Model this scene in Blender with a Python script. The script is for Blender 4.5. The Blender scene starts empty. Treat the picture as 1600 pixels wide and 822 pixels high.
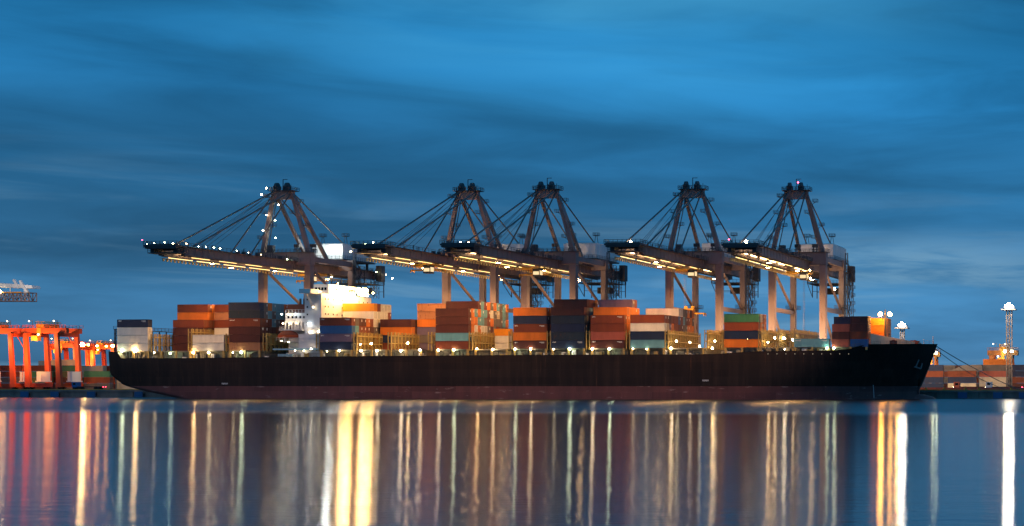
import bpy, math, random
from mathutils import Vector, Matrix
random.seed(7)
R = math.radians
C = bpy.context.scene.collection
SC = bpy.context.scene

# ------------------------------------------------------------------ camera
FPX, PCX, HZ = 2400.0, 1530.0, 598.0            # focal length, principal column and horizon, in pixels of the 1600 px photograph
TH = math.atan((1860 - PCX) / FPX)              # the quay runs along X; the lens axis is turned a little to its left
CZ = 5.8
cd = bpy.data.cameras.new('camera'); cam = bpy.data.objects.new('camera', cd); C.objects.link(cam)
cam.location = (0, 0, CZ); cam.rotation_euler = (R(90), 0, TH)
cd.sensor_width = 36; cd.lens = FPX / 1600 * 36
cd.shift_x = -(PCX - 800) / 1600; cd.shift_y = (HZ - 411) / 1600
cd.clip_start = 1; cd.clip_end = 20000
SC.camera = cam

# ------------------------------------------------------------------ world: overcast dusk sky
SUN_EL, SUN_AZ = R(-4), R(200)
w = bpy.data.worlds.new('World'); SC.world = w; w.use_nodes = True
nt = w.node_tree; nt.nodes.clear(); N = nt.nodes.new; L = nt.links.new
out = N('ShaderNodeOutputWorld'); bg = N('ShaderNodeBackground'); bg.inputs['Strength'].default_value = 1.0
L(bg.outputs[0], out.inputs[0])
tc = N('ShaderNodeTexCoord'); sep = N('ShaderNodeSeparateXYZ'); L(tc.outputs['Generated'], sep.inputs[0])
ramp = N('ShaderNodeValToRGB'); cr = ramp.color_ramp
stops = [(0.0, (.062, .190, .360)), (.22, (.046, .185, .370)), (.48, (.028, .185, .405)), (.68, (.017, .172, .400)),
         (.84, (.015, .185, .430)), (1.0, (.020, .215, .490))]
cr.elements[0].position = 0; cr.elements[0].color = (*stops[0][1], 1)
cr.elements[1].position = 1; cr.elements[1].color = (*stops[-1][1], 1)
for p, c in stops[1:-1]:
    e = cr.elements.new(p); e.color = (*c, 1)
mz = N('ShaderNodeMapRange'); mz.inputs['From Max'].default_value = .26; L(sep.outputs['Z'], mz.inputs['Value']); L(mz.outputs[0], ramp.inputs[0])
def sky_noise(scale, sz, det, dist, rough=.5, off=0.0, tilt=0.0):
    mp = N('ShaderNodeMapping'); mp.inputs['Scale'].default_value = (1, 1, sz); mp.inputs['Location'].default_value = (off, off * .7, off * .3)
    mp.inputs['Rotation'].default_value = (0, tilt, 0)
    L(tc.outputs['Generated'], mp.inputs[0])
    n = N('ShaderNodeTexNoise'); n.inputs['Scale'].default_value = scale; n.inputs['Detail'].default_value = det
    n.inputs['Roughness'].default_value = rough; n.inputs['Distortion'].default_value = dist
    L(mp.outputs[0], n.inputs['Vector']); return n
def mrange(src, a, b, c, d):
    m = N('ShaderNodeMapRange'); m.interpolation_type = 'SMOOTHSTEP'
    for k, v in zip(('From Min', 'From Max', 'To Min', 'To Max'), (a, b, c, d)): m.inputs[k].default_value = v
    L(src, m.inputs['Value']); return m.outputs[0]
def mul(a, b):
    m = N('ShaderNodeMath'); m.operation = 'MULTIPLY'; L(a, m.inputs[0])
    if isinstance(b, float): m.inputs[1].default_value = b
    else: L(b, m.inputs[1])
    return m.outputs[0]
band = mrange(sky_noise(1.7, 7, 3, .25, .45, 3.1, .05).outputs['Fac'], .34, .66, .72, 1.24)
streak = mrange(sky_noise(5, 6.5, 6, .5, .55, 8.3, -.10).outputs['Fac'], .30, .70, .80, 1.20)
mult = mul(band, streak)
left = mrange(sep.outputs['X'], -.68, -.36, .80, 1.0); mult = mul(mult, left)      # the sky is deeper toward the stern side
bv = N('ShaderNodeVectorMath'); bv.operation = 'MULTIPLY'; bv.inputs[1].default_value = (1, 0, 2.4); L(tc.outputs['Generated'], bv.inputs[0])
bd = N('ShaderNodeVectorMath'); bd.operation = 'DISTANCE'; bd.inputs[1].default_value = (-.37, 0, .63); L(bv.outputs[0], bd.inputs[0])
bright = mrange(bd.outputs['Value'], .02, .30, 1.12, 1.0); mult = mul(mult, bright)  # thinner cloud high up
vs = N('ShaderNodeVectorMath'); vs.operation = 'SCALE'; L(ramp.outputs[0], vs.inputs[0]); L(mult, vs.inputs['Scale'])
# paler cloud banks low in the sky
bank = mrange(sky_noise(3.4, 12, 5, .7, .55, 12.4).outputs['Fac'], .50, .74, 0, 1)
low = mrange(sep.outputs['Z'], .02, .16, 1, 0)
pv = N('ShaderNodeVectorMath'); pv.operation = 'MULTIPLY'; pv.inputs[1].default_value = (1, 0, 5); L(tc.outputs['Generated'], pv.inputs[0])
pd = N('ShaderNodeVectorMath'); pd.operation = 'DISTANCE'; pd.inputs[1].default_value = (-.17, 0, .37); L(pv.outputs[0], pd.inputs[0])
rag = mul(mrange(pd.outputs['Value'], .01, .16, 1, 0), mrange(sky_noise(9, 9, 6, .4, .6, 4.4).outputs['Fac'], .38, .62, .15, 1))
mxm = N('ShaderNodeMath'); mxm.operation = 'MAXIMUM'; L(mul(bank, low), mxm.inputs[0]); L(rag, mxm.inputs[1])
bankf = mul(mxm.outputs[0], .60)
glow = mul(mul(mrange(bd.outputs['Value'], .02, .30, 1, 0), mrange(sky_noise(4, 6, 5, .5, .5, 21.0).outputs['Fac'], .32, .62, .25, 1)), .62)
mg = N('ShaderNodeMix'); mg.data_type = 'RGBA'; L(glow, mg.inputs['Factor']); L(vs.outputs[0], mg.inputs['A']); mg.inputs['B'].default_value = (.068, .39, .70, 1)
mix = N('ShaderNodeMix'); mix.data_type = 'RGBA'; L(bankf, mix.inputs['Factor']); L(mg.outputs['Result'], mix.inputs['A']); mix.inputs['B'].default_value = (.21, .40, .56, 1)
sky = N('ShaderNodeTexSky'); sky.sky_type = 'NISHITA'; sky.sun_disc = False; sky.sun_elevation = SUN_EL; sky.sun_rotation = SUN_AZ
sk = N('ShaderNodeVectorMath'); sk.operation = 'SCALE'; sk.inputs['Scale'].default_value = .08; L(sky.outputs[0], sk.inputs[0])
add = N('ShaderNodeVectorMath'); add.operation = 'ADD'; L(mix.outputs['Result'], add.inputs[0]); L(sk.outputs[0], add.inputs[1])
L(add.outputs[0], bg.inputs['Color'])
# last daylight: one very weak wide sun
sd = bpy.data.lights.new('sun', 'SUN'); sd.energy = .05; sd.angle = R(20); sd.color = (.75, .85, 1)
so = bpy.data.objects.new('sun', sd); C.objects.link(so); so.rotation_euler = (R(60), 0, R(-30))
SC.view_settings.view_transform = 'Standard'; SC.view_settings.look = 'None'; SC.view_settings.exposure = 0.0; SC.view_settings.gamma = 1
SC.cycles.max_bounces = 6; SC.cycles.diffuse_bounces = 2; SC.cycles.glossy_bounces = 3
SC.cycles.sample_clamp_indirect = 6; SC.cycles.sample_clamp_direct = 0; SC.cycles.use_light_tree = True
SC.cycles.blur_glossy = .5

# ------------------------------------------------------------------ measuring helpers
def X(px, Y): return Y * math.tan(math.atan((px - PCX) / FPX) - TH)
def S(px, Y):
    az = math.atan((px - PCX) / FPX) - TH
    return FPX / (Y / math.cos(az) * math.cos(az + TH))
def Z(px, py, Y): return CZ + (HZ - py) / S(px, Y)

# ------------------------------------------------------------------ materials
def mat(name, col, rough=.6, metal=0.0, var=.18, nscale=.35, bump=0.0, bscale=3.0, rust=0.0, rustcol=(.10, .035, .015), stretch=(1, 1, .25)):
    m = bpy.data.materials.new(name); m.use_nodes = True; t = m.node_tree; b = t.nodes['Principled BSDF']
    b.inputs['Roughness'].default_value = rough; b.inputs['Metallic'].default_value = metal
    c = t.nodes.new('ShaderNodeTexCoord'); mp = t.nodes.new('ShaderNodeMapping'); mp.inputs['Scale'].default_value = stretch
    oi = t.nodes.new('ShaderNodeObjectInfo'); av = t.nodes.new('ShaderNodeVectorMath'); av.operation = 'ADD'
    sc = t.nodes.new('ShaderNodeVectorMath'); sc.operation = 'SCALE'; sc.inputs[0].default_value = (37, 53, 71); t.links.new(oi.outputs['Random'], sc.inputs['Scale'])
    t.links.new(c.outputs['Object'], mp.inputs[0]); t.links.new(mp.outputs[0], av.inputs[0]); t.links.new(sc.outputs[0], av.inputs[1])
    n = t.nodes.new('ShaderNodeTexNoise'); n.inputs['Scale'].default_value = nscale; n.inputs['Detail'].default_value = 8; n.inputs['Roughness'].default_value = .65
    t.links.new(av.outputs[0], n.inputs['Vector'])
    r = t.nodes.new('ShaderNodeMapRange'); r.inputs['From Min'].default_value = .3; r.inputs['From Max'].default_value = .7
    r.inputs['To Min'].default_value = 1 - var; r.inputs['To Max'].default_value = 1 + var; t.links.new(n.outputs['Fac'], r.inputs['Value'])
    v = t.nodes.new('ShaderNodeVectorMath'); v.operation = 'SCALE'; v.inputs[0].default_value = col; t.links.new(r.outputs[0], v.inputs['Scale'])
    last = v.outputs[0]
    if rust > 0:
        n2 = t.nodes.new('ShaderNodeTexNoise'); n2.inputs['Scale'].default_value = nscale * 4; n2.inputs['Detail'].default_value = 10; n2.inputs['Roughness'].default_value = .7
        t.links.new(av.outputs[0], n2.inputs['Vector'])
        r2 = t.nodes.new('ShaderNodeMapRange'); r2.inputs['From Min'].default_value = .66 - rust * .3; r2.inputs['From Max'].default_value = .74 - rust * .2; t.links.new(n2.outputs['Fac'], r2.inputs['Value'])
        mx = t.nodes.new('ShaderNodeMix'); mx.data_type = 'RGBA'; t.links.new(r2.outputs[0], mx.inputs['Factor']); t.links.new(last, mx.inputs['A']); mx.inputs['B'].default_value = (*rustcol, 1)
        last = mx.outputs['Result']
    t.links.new(last, b.inputs['Base Color'])
    if bump:
        n3 = t.nodes.new('ShaderNodeTexNoise'); n3.inputs['Scale'].default_value = bscale; n3.inputs['Detail'].default_value = 4; t.links.new(c.outputs['Object'], n3.inputs['Vector'])
        bp = t.nodes.new('ShaderNodeBump'); bp.inputs['Strength'].default_value = bump; bp.inputs['Distance'].default_value = .1
        t.links.new(n3.outputs['Fac'], bp.inputs['Height']); t.links.new(bp.outputs[0], b.inputs['Normal'])
    return m
def lampmat(name, col, strength):
    m = bpy.data.materials.new(name); m.use_nodes = True; t = m.node_tree; t.nodes.clear()
    o = t.nodes.new('ShaderNodeOutputMaterial'); e = t.nodes.new('ShaderNodeEmission'); e.inputs[0].default_value = (*col, 1); e.inputs[1].default_value = strength
    t.links.new(e.outputs[0], o.inputs[0]); return m
WARM = (1, .62, .25); AMBER = (1, .42, .07); WHT = (1, .76, .44); GRN = (.85, 1, .62); COOL = (.75, .92, 1)
M = dict(
    R=mat('rust_red_paint', (.20, .042, .014), rust=.25), D=mat('dark_maroon_paint', (.088, .020, .014), rust=.2), O=mat('orange_paint', (.64, .175, .014), rust=.15),
    B=mat('navy_paint', (.008, .021, .066), rust=.1), L=mat('mid_blue_paint', (.020, .110, .30), rust=.12), G=mat('green_paint', (.030, .16, .085), rust=.15),
    W=mat('white_paint', (.66, .64, .58), rust=.15, rustcol=(.3, .2, .12)), Y=mat('yellow_orange_paint', (.72, .27, .015), rust=.1), T=mat('pale_teal_paint', (.13, .33, .40), rust=.12),
    P=mat('violet_grey_paint', (.15, .11, .17), rust=.15), K=mat('dull_grey_paint', (.14, .115, .10), rust=.3), M=mat('salmon_red_paint', (.38, .095, .060), rust=.15),
    N=mat('dark_navy_paint', (.012, .028, .050), rust=.25), E=mat('olive_green_paint', (.10, .12, .05), rust=.2), A=mat('faded_salmon_paint', (.40, .175, .080), rust=.3), Z=mat('cream_paint', (.55, .46, .32), rust=.25, rustcol=(.3, .2, .12)))
CNAME = dict(N='dark slate navy', R='rust red', D='dark maroon', O='orange', B='navy blue', L='mid blue', G='green', W='white', Y='bright yellow-orange', T='pale teal',
             P='violet grey', K='dull grey', M='salmon red', E='olive green', A='faded salmon', Z='cream')
M.update(
    crane=mat('crane_paint', (.180, .130, .130), .55, var=.22, nscale=.12, rust=.28), crane_dark=mat('crane_dark_steel', (.040, .038, .045), .6), cable=mat('steel_cable', (.10, .080, .075), .5),
    house=mat('machinery_house_sheet', (.62, .60, .60), .5), galv=mat('galvanised_rail', (.12, .11, .11), .5), rig=mat('lashing_steel', (.34, .245, .085), .6, rust=.35, nscale=1.5),
    deckgrey=mat('deck_grey_paint', (.20, .185, .14), .6, rust=.3, nscale=1.0), white=mat('ship_white_paint', (.72, .70, .68), .45, var=.08, rust=.10, rustcol=(.35, .2, .12)),
    glass=mat('dark_glass', (.01, .012, .015), .15), orange=mat('gantry_orange_paint', (.58, .070, .010), .5, rust=.12), yellow=mat('gantry_yellow_paint', (.60, .30, .03), .5, rust=.1),
    concrete=mat('quay_concrete', (.17, .15, .13), .85, var=.35, nscale=.25, bump=.3), asphalt=mat('yard_asphalt', (.05, .05, .05), .9), rubber=mat('black_rubber', (.015, .015, .015), .7),
    fblue=mat('fender_blue', (.02, .09, .22), .5), rope=mat('mooring_rope', (.20, .16, .13), .8), mark=mat('draught_mark_white', (.55, .55, .55), .6),
    placard=mat('white_placard', (.75, .75, .72), .5), rescue=mat('lifeboat_orange', (.55, .09, .02), .45), deckblue=mat('pale_blue_paint', (.22, .42, .55), .5, rust=.1),
    brown=mat('gantry_brown_orange', (.26, .095, .02), .6, rust=.35), fest=mat('festoon_cream', (.62, .46, .22), .6), funnel=mat('funnel_paint', (.16, .045, .03), .5))
M.update(l_warm=lampmat('lamp_warm', WARM, 150), l_amber=lampmat('lamp_amber', AMBER, 110), l_white=lampmat('lamp_white', WHT, 85), l_green=lampmat('lamp_greenish', GRN, 70),
         l_cool=lampmat('lamp_cool', COOL, 40), l_red=lampmat('lamp_red', (1, .04, .08), 25), l_tube=lampmat('lamp_tube', (1, .68, .30), 22), l_win=lampmat('lit_window', (1, .72, .38), 1.1), l_edge=lampmat('edge_glow', (1, .64, .22), 3.8),
         l_mast=lampmat('lamp_mast_white', (1, .88, .70), 300), l_big=lampmat('lamp_flood_yellow', (1, .55, .18), 165), l_farbig=lampmat('lamp_far_yellow', (1, .62, .2), 260), l_dim=lampmat('lamp_small', (1, .8, .45), 40), l_tiny=lampmat('lamp_tiny', (1, .85, .6), .5), l_faint=lampmat('lamp_faint', (1, .75, .45), 7))
# hull paint: black topsides, red boot top, by height on the ship
def hullmat():
    m = mat('hull_paint', (.0, .0, .0), .55); t = m.node_tree; b = t.nodes['Principled BSDF']
    g = t.nodes.new('ShaderNodeTexCoord'); s = t.nodes.new('ShaderNodeSeparateXYZ'); t.links.new(g.outputs['Object'], s.inputs[0])
    def noise(scale, st, det=8):
        mp = t.nodes.new('ShaderNodeMapping'); mp.inputs['Scale'].default_value = st; t.links.new(g.outputs['Object'], mp.inputs[0])
        n = t.nodes.new('ShaderNodeTexNoise'); n.inputs['Scale'].default_value = scale; n.inputs['Detail'].default_value = det; n.inputs['Roughness'].default_value = .65
        t.links.new(mp.outputs[0], n.inputs['Vector']); return n.outputs['Fac']
    def rng(src, a, b_, c, d):
        r = t.nodes.new('ShaderNodeMapRange'); 
        for k, v in zip(('From Min', 'From Max', 'To Min', 'To Max'), (a, b_, c, d)): r.inputs[k].default_value = v
        t.links.new(src, r.inputs['Value']); return r.outputs[0]
    def mixc(f, a, b_):
        x = t.nodes.new('ShaderNodeMix'); x.data_type = 'RGBA'; t.links.new(f, x.inputs['Factor'])
        for k, v in (('A', a), ('B', b_)):
            if isinstance(v, tuple): x.inputs[k].default_value = (*v, 1)
            else: t.links.new(v, x.inputs[k])
        return x.outputs['Result']
    streaks = rng(noise(.5, (1, 1, .06)), .45, .75, 0, 1); runs = rng(noise(1.6, (1, 1, .035)), .63, .72, 0, .7)
    br = t.nodes.new('ShaderNodeTexBrick'); br.inputs['Scale'].default_value = 1; br.inputs['Mortar Size'].default_value = .03; br.inputs['Brick Width'].default_value = 11; br.inputs['Row Height'].default_value = 2.6
    br.inputs['Color1'].default_value = (1, 1, 1, 1); br.inputs['Color2'].default_value = (.72, .72, .74, 1); br.inputs['Mortar'].default_value = (1.35, 1.3, 1.2, 1)
    cx = t.nodes.new('ShaderNodeCombineXYZ'); t.links.new(s.outputs['X'], cx.inputs[0]); t.links.new(s.outputs['Z'], cx.inputs[1]); t.links.new(cx.outputs[0], br.inputs['Vector'])
    black = mixc(streaks, (.024, .015, .012), (.052, .030, .021))
    black = mixc(runs, black, (.13, .055, .028)); scuff = rng(noise(.35, (.5, 1, 2.2), 10), .60, .66, 0, .5)
    red = mixc(rng(noise(.3, (1, 1, .15)), .35, .7, 0, 1), (.20, .075, .068), (.13, .058, .056))
    red = mixc(scuff, red, (.50, .34, .30))
    f = rng(s.outputs['Z'], 4.55, 4.60, 0, 1); b.inputs['Specular IOR Level'].default_value = .22
    fin = t.nodes.new('ShaderNodeVectorMath'); fin.operation = 'MULTIPLY'; t.links.new(mixc(f, red, black), fin.inputs[0]); t.links.new(br.outputs['Color'], fin.inputs[1]); t.links.new(fin.outputs[0], b.inputs['Base Color'])
    return m
M['hull'] = hullmat()

# ------------------------------------------------------------------ mesh helpers
class MB:
    def __init__(s): s.v = []; s.f = []; s.mi = []
    def quadbox(s, P, m=0):
        k = len(s.v); s.v += [tuple(p) for p in P]
        for q in ((0, 3, 2, 1), (4, 5, 6, 7), (0, 1, 5, 4), (1, 2, 6, 5), (2, 3, 7, 6), (3, 0, 4, 7)): s.f.append(tuple(k + i for i in q)); s.mi.append(m)
        return s
    def box(s, x0, x1, y0, y1, z0, z1, m=0):
        return s.quadbox([(x0, y0, z0), (x1, y0, z0), (x1, y1, z0), (x0, y1, z0), (x0, y0, z1), (x1, y0, z1), (x1, y1, z1), (x0, y1, z1)], m)
    def beam(s, a, b, wd, ht=None, m=0, w2=None, h2=None):
        ht = ht or wd; w2 = w2 or wd; h2 = h2 or ht
        a = Vector(a); b = Vector(b); d = (b - a).normalized()
        up = Vector((0, 0, 1)) if abs(d.z) < .95 else Vector((0, 1, 0))
        sx = d.cross(up).normalized(); uy = sx.cross(d).normalized()
        P = []
        for c, ww, hh in ((a, wd, ht), (b, w2, h2)):
            for i, j in ((-1, -1), (1, -1), (1, 1), (-1, 1)): P.append(c + sx * (i * ww / 2) + uy * (j * hh / 2))
        return s.quadbox(P, m)
    def tube(s, a, b, r, r2=None, n=8, m=0):
        a = Vector(a); b = Vector(b); d = (b - a).normalized(); r2 = r2 or r
        up = Vector((0, 0, 1)) if abs(d.z) < .95 else Vector((0, 1, 0))
        sx = d.cross(up).normalized(); uy = sx.cross(d).normalized(); k = len(s.v)
        for c, q in ((a, r), (b, r2)):
            for i in range(n):
                t = 2 * math.pi * i / n; s.v.append(tuple(c + sx * (q * math.cos(t)) + uy * (q * math.sin(t))))
        for i in range(n):
            j = (i + 1) % n; s.f.append((k + i, k + j, k + n + j, k + n + i)); s.mi.append(m)
        s.f.append(tuple(k + n - 1 - i for i in range(n))); s.mi.append(m); s.f.append(tuple(k + n + i for i in range(n))); s.mi.append(m)
        return s
    def ball(s, c, r, m=0, nu=10, nv=6, sc=(1, 1, 1)):
        k = len(s.v)
        for j in range(1, nv):
            p = math.pi * j / nv
            for i in range(nu):
                t = 2 * math.pi * i / nu; s.v.append((c[0] + sc[0] * r * math.sin(p) * math.cos(t), c[1] + sc[1] * r * math.sin(p) * math.sin(t), c[2] + sc[2] * r * math.cos(p)))
        s.v.append((c[0], c[1], c[2] + sc[2] * r)); s.v.append((c[0], c[1], c[2] - sc[2] * r)); T = k + (nv - 1) * nu; Bm = T + 1
        for j in range(nv - 2):
            for i in range(nu):
                a = k + j * nu + i; b = k + j * nu + (i + 1) % nu; s.f.append((a, a + nu, b + nu, b)); s.mi.append(m)
        for i in range(nu):
            s.f.append((T, k + i, k + (i + 1) % nu)); s.mi.append(m)
            q = k + (nv - 2) * nu; s.f.append((Bm, q + (i + 1) % nu, q + i)); s.mi.append(m)
        return s
    def rail(s, a, b, h=1.1, step=2.0, t=.09, m=0, mid=True):
        a = Vector(a); b = Vector(b); n = max(1, int((b - a).length / step)); U = Vector((0, 0, h))
        s.beam(a + U, b + U, t, t, m)
        if mid: s.beam(a + U * .5, b + U * .5, t * .7, t * .7, m)
        for i in range(n + 1):
            p = a.lerp(b, i / n); s.beam(p, p + U, t, t, m)
        return s
    def railbox(s, x0, x1, y0, y1, z, h=1.1, step=2, t=.09, m=0):
        for a, b in (((x0, y0, z), (x1, y0, z)), ((x1, y0, z), (x1, y1, z)), ((x1, y1, z), (x0, y1, z)), ((x0, y1, z), (x0, y0, z))): s.rail(a, b, h, step, t, m)
        return s
    def truss(s, a, b, wx, wy, step, t=.12, m=0):      # vertical or horizontal lattice mast
        a = Vector(a); b = Vector(b); d = b - a; n = max(2, int(d.length / step)); dn = d.normalized()
        if abs(dn.z) > .7: e1, e2 = Vector((1, 0, 0)), Vector((0, 1, 0))
        elif abs(dn.y) > .7: e1, e2 = Vector((1, 0, 0)), Vector((0, 0, 1))
        else: e1, e2 = Vector((0, 1, 0)), Vector((0, 0, 1))
        cs = [(-1, -1), (1, -1), (1, 1), (-1, 1)]; cor = lambda p, c: p + e1 * (c[0] * wx / 2) + e2 * (c[1] * wy / 2)
        for c in cs: s.beam(cor(a, c), cor(b, c), t, t, m)
        for i in range(n):
            p, q = a.lerp(b, i / n), a.lerp(b, (i + 1) / n)
            for k in range(4):
                c1, c2 = cs[k], cs[(k + 1) % 4]
                if i % 2: c1, c2 = c2, c1
                s.beam(cor(p, c1), cor(q, c2), t * .6, t * .6, m)
                s.beam(cor(q, cs[k]), cor(q, cs[(k + 1) % 4]), t * .6, t * .6, m)
        return s
    def mesh(s, name, mats):
        me = bpy.data.meshes.new(name); me.from_pydata(s.v, [], s.f); me.update()
        for mm in (mats if isinstance(mats, (list, tuple)) else [mats]): me.materials.append(mm)
        me.polygons.foreach_set('material_index', s.mi); return me
    def build(s, name, mats, parent=None, label=None, loc=None):
        o = bpy.data.objects.new(name, s.mesh(name, mats)); C.objects.link(o)
        if parent: o.parent = parent
        if loc: o.location = loc
        if label: o['label'] = label
        return o
def tag(o, label, cat, group=None):
    o['label'] = label; o['category'] = cat
    if group: o['group'] = group
    return o
def empty(name, loc=(0, 0, 0), rz=0):
    o = bpy.data.objects.new(name, None); C.objects.link(o); o.location = loc; o.rotation_euler = (0, 0, rz); o.empty_display_size = 1; return o
def struct(o): o['kind'] = 'structure'; return o
def copy_tree(o, parent=None):
    c = o.copy(); C.objects.link(c); c.parent = parent
    for ch in list(o.children): copy_tree(ch, c)
    return c
def light(kind, loc, power, col, parent=None, size=.5, rot=None, spot=None, blend=.5):
    d = bpy.data.lights.new('lamp_or_fill_light', kind); d.energy = power; d.color = col
    if kind in ('POINT', 'SPOT'): d.shadow_soft_size = size
    if kind == 'SPOT': d.spot_size = R(spot or 90); d.spot_blend = blend
    o = bpy.data.objects.new('lamp_or_fill_light', d); C.objects.link(o); o.location = loc
    if rot: o.rotation_euler = rot
    if parent: o.parent = parent
    return o
def shoreward(loc, power, col, parent=None, size=1.0, tilt=90):      # unseen spot added to light the shore, aimed away from the water
    return light('SPOT', loc, power, col, parent, size, (R(tilt), 0, 0), 160, .35)
def aim(o, frm, to):
    d = Vector(to) - Vector(frm); o.rotation_euler = d.to_track_quat('-Z', 'Y').to_euler()
def lamp(parent, p, r, m, name='lamp', nu=8, nv=5):
    return MB().ball((0, 0, 0), r, nu=nu, nv=nv).build(name, M[m], parent, loc=p)

QZ = 3.0                 # quay level
QY = 553.5               # quay face
# ------------------------------------------------------------------ water, quay, yard
def water():
    m = bpy.data.materials.new('harbour_water'); m.use_nodes = True; t = m.node_tree; b = t.nodes['Principled BSDF']
    b.inputs['Base Color'].default_value = (.004, .012, .022, 1); b.inputs['IOR'].default_value = 1.34
    g = t.nodes.new('ShaderNodeTexCoord'); sp = t.nodes.new('ShaderNodeSeparateXYZ'); t.links.new(g.outputs['Object'], sp.inputs[0])
    r = t.nodes.new('ShaderNodeMapRange'); r.interpolation_type = 'SMOOTHSTEP'
    mpw = t.nodes.new('ShaderNodeMapping'); mpw.inputs['Scale'].default_value = (.006, .03, 1); t.links.new(g.outputs['Object'], mpw.inputs[0])
    nw = t.nodes.new('ShaderNodeTexNoise'); nw.inputs['Scale'].default_value = 1.0; nw.inputs['Detail'].default_value = 3; t.links.new(mpw.outputs[0], nw.inputs['Vector'])
    am = t.nodes.new('ShaderNodeMath'); am.operation = 'MULTIPLY_ADD'; am.inputs[1].default_value = 22; t.links.new(nw.outputs['Fac'], am.inputs[0]); t.links.new(sp.outputs['Y'], am.inputs[2])
    r.inputs['From Min'].default_value = 262; r.inputs['From Max'].default_value = 325; r.inputs['To Min'].default_value = WR_NEAR; r.inputs['To Max'].default_value = WR_FAR
    t.links.new(am.outputs[0], r.inputs['Value']); t.links.new(r.outputs[0], b.inputs['Roughness'])
    mp = t.nodes.new('ShaderNodeMapping'); mp.inputs['Scale'].default_value = (.35, 1, 1); t.links.new(g.outputs['Object'], mp.inputs[0])
    n = t.nodes.new('ShaderNodeTexNoise'); n.inputs['Scale'].default_value = .8; n.inputs['Detail'].default_value = 6; n.inputs['Roughness'].default_value = .6; t.links.new(mp.outputs[0], n.inputs['Vector'])
    n2 = t.nodes.new('ShaderNodeTexNoise'); n2.inputs['Scale'].default_value = .10; n2.inputs['Detail'].default_value = 2; t.links.new(mp.outputs[0], n2.inputs['Vector'])
    ad = t.nodes.new('ShaderNodeMath'); ad.operation = 'MULTIPLY_ADD'; ad.inputs[1].default_value = 1.5; t.links.new(n2.outputs['Fac'], ad.inputs[0]); t.links.new(n.outputs['Fac'], ad.inputs[2])
    mp3 = t.nodes.new('ShaderNodeMapping'); mp3.inputs['Scale'].default_value = (.12, 1, 1); t.links.new(g.outputs['Object'], mp3.inputs[0])
    n3 = t.nodes.new('ShaderNodeTexNoise'); n3.inputs['Scale'].default_value = 2.2; n3.inputs['Detail'].default_value = 4; t.links.new(mp3.outputs[0], n3.inputs['Vector'])
    ad3 = t.nodes.new('ShaderNodeMath'); ad3.operation = 'MULTIPLY_ADD'; ad3.inputs[1].default_value = .45; t.links.new(n3.outputs['Fac'], ad3.inputs[0]); t.links.new(ad.outputs[0], ad3.inputs[2]); ad = ad3
    bp = t.nodes.new('ShaderNodeBump'); bp.inputs['Strength'].default_value = .6; bp.inputs['Distance'].default_value = .045
    t.links.new(ad.outputs[0], bp.inputs['Height']); t.links.new(bp.outputs[0], b.inputs['Normal'])
    b.inputs['Anisotropic'].default_value = .80; tg = t.nodes.new('ShaderNodeCombineXYZ'); tg.inputs[TANG].default_value = 1; t.links.new(tg.outputs[0], b.inputs['Tangent'])
    me = bpy.data.meshes.new('water'); me.from_pydata([(-9000, -400, 0), (9000, -400, 0), (9000, 12000, 0), (-9000, 12000, 0)], [], [(0, 1, 2, 3)]); me.materials.append(m)
    o = bpy.data.objects.new('water', me); C.objects.link(o); struct(o)
WR_NEAR, WR_FAR, TANG = .095, .25, 1
water()
q = MB()
for i in range(90):                               # quay wall of concrete panels with a dark slot between
    x0 = -1100 + i * 16
    q.box(x0, x0 + 15.7, QY, QY + 1.2, -3, QZ - .75); q.box(x0 + 15.7, x0 + 16, QY + .5, QY + 1.2, -3, QZ - .75)
q.box(-1100, 340, QY - .35, QY + 1.2, QZ - .75, QZ)
struct(q.build('quay', M['concrete']))
struct(MB().box(-3000, 1500, QY + 1.2, 2600, -2, QZ - .01).build('yard_ground', M['asphalt']))
# low kerb on the quay edge and blue panel fenders
struct(MB().box(-1100, 340, QY + .1, QY + .5, QZ, QZ + .25).build('kerb', M['yellow']))
for k, px in enumerate((43, 90, 147, 221, 1505, 1560, 1600)):
    x = X(px, QY); f = empty('quay_fender', (x, QY - .36, 0.0))
    MB().box(-1.7, 1.7, -1.5, -.9, .1, 2.3).build('fender_panel', M['fblue'], f)
    e = MB()
    for sx in (-1, 1): e.tube((sx, -.9, 1.2), (sx, 0, 1.2), .5, n=10)
    e.build('rubber_cone', M['rubber'], f)
    tag(f, ['blue panel fender on the quay wall in front of the orange gantry crane', 'blue panel fender under the second white power box of the orange cranes', 'blue panel fender on the quay wall under the green yard containers',
            'blue panel fender on the quay wall beneath the ship stern', 'blue panel fender on the quay wall just beyond the bulbous bow', 'blue panel fender on the quay wall below the floodlight mast',
            'blue panel fender at the far end of the quay wall past the mast'][k], 'fender', 'fenders on the quay wall')

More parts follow.
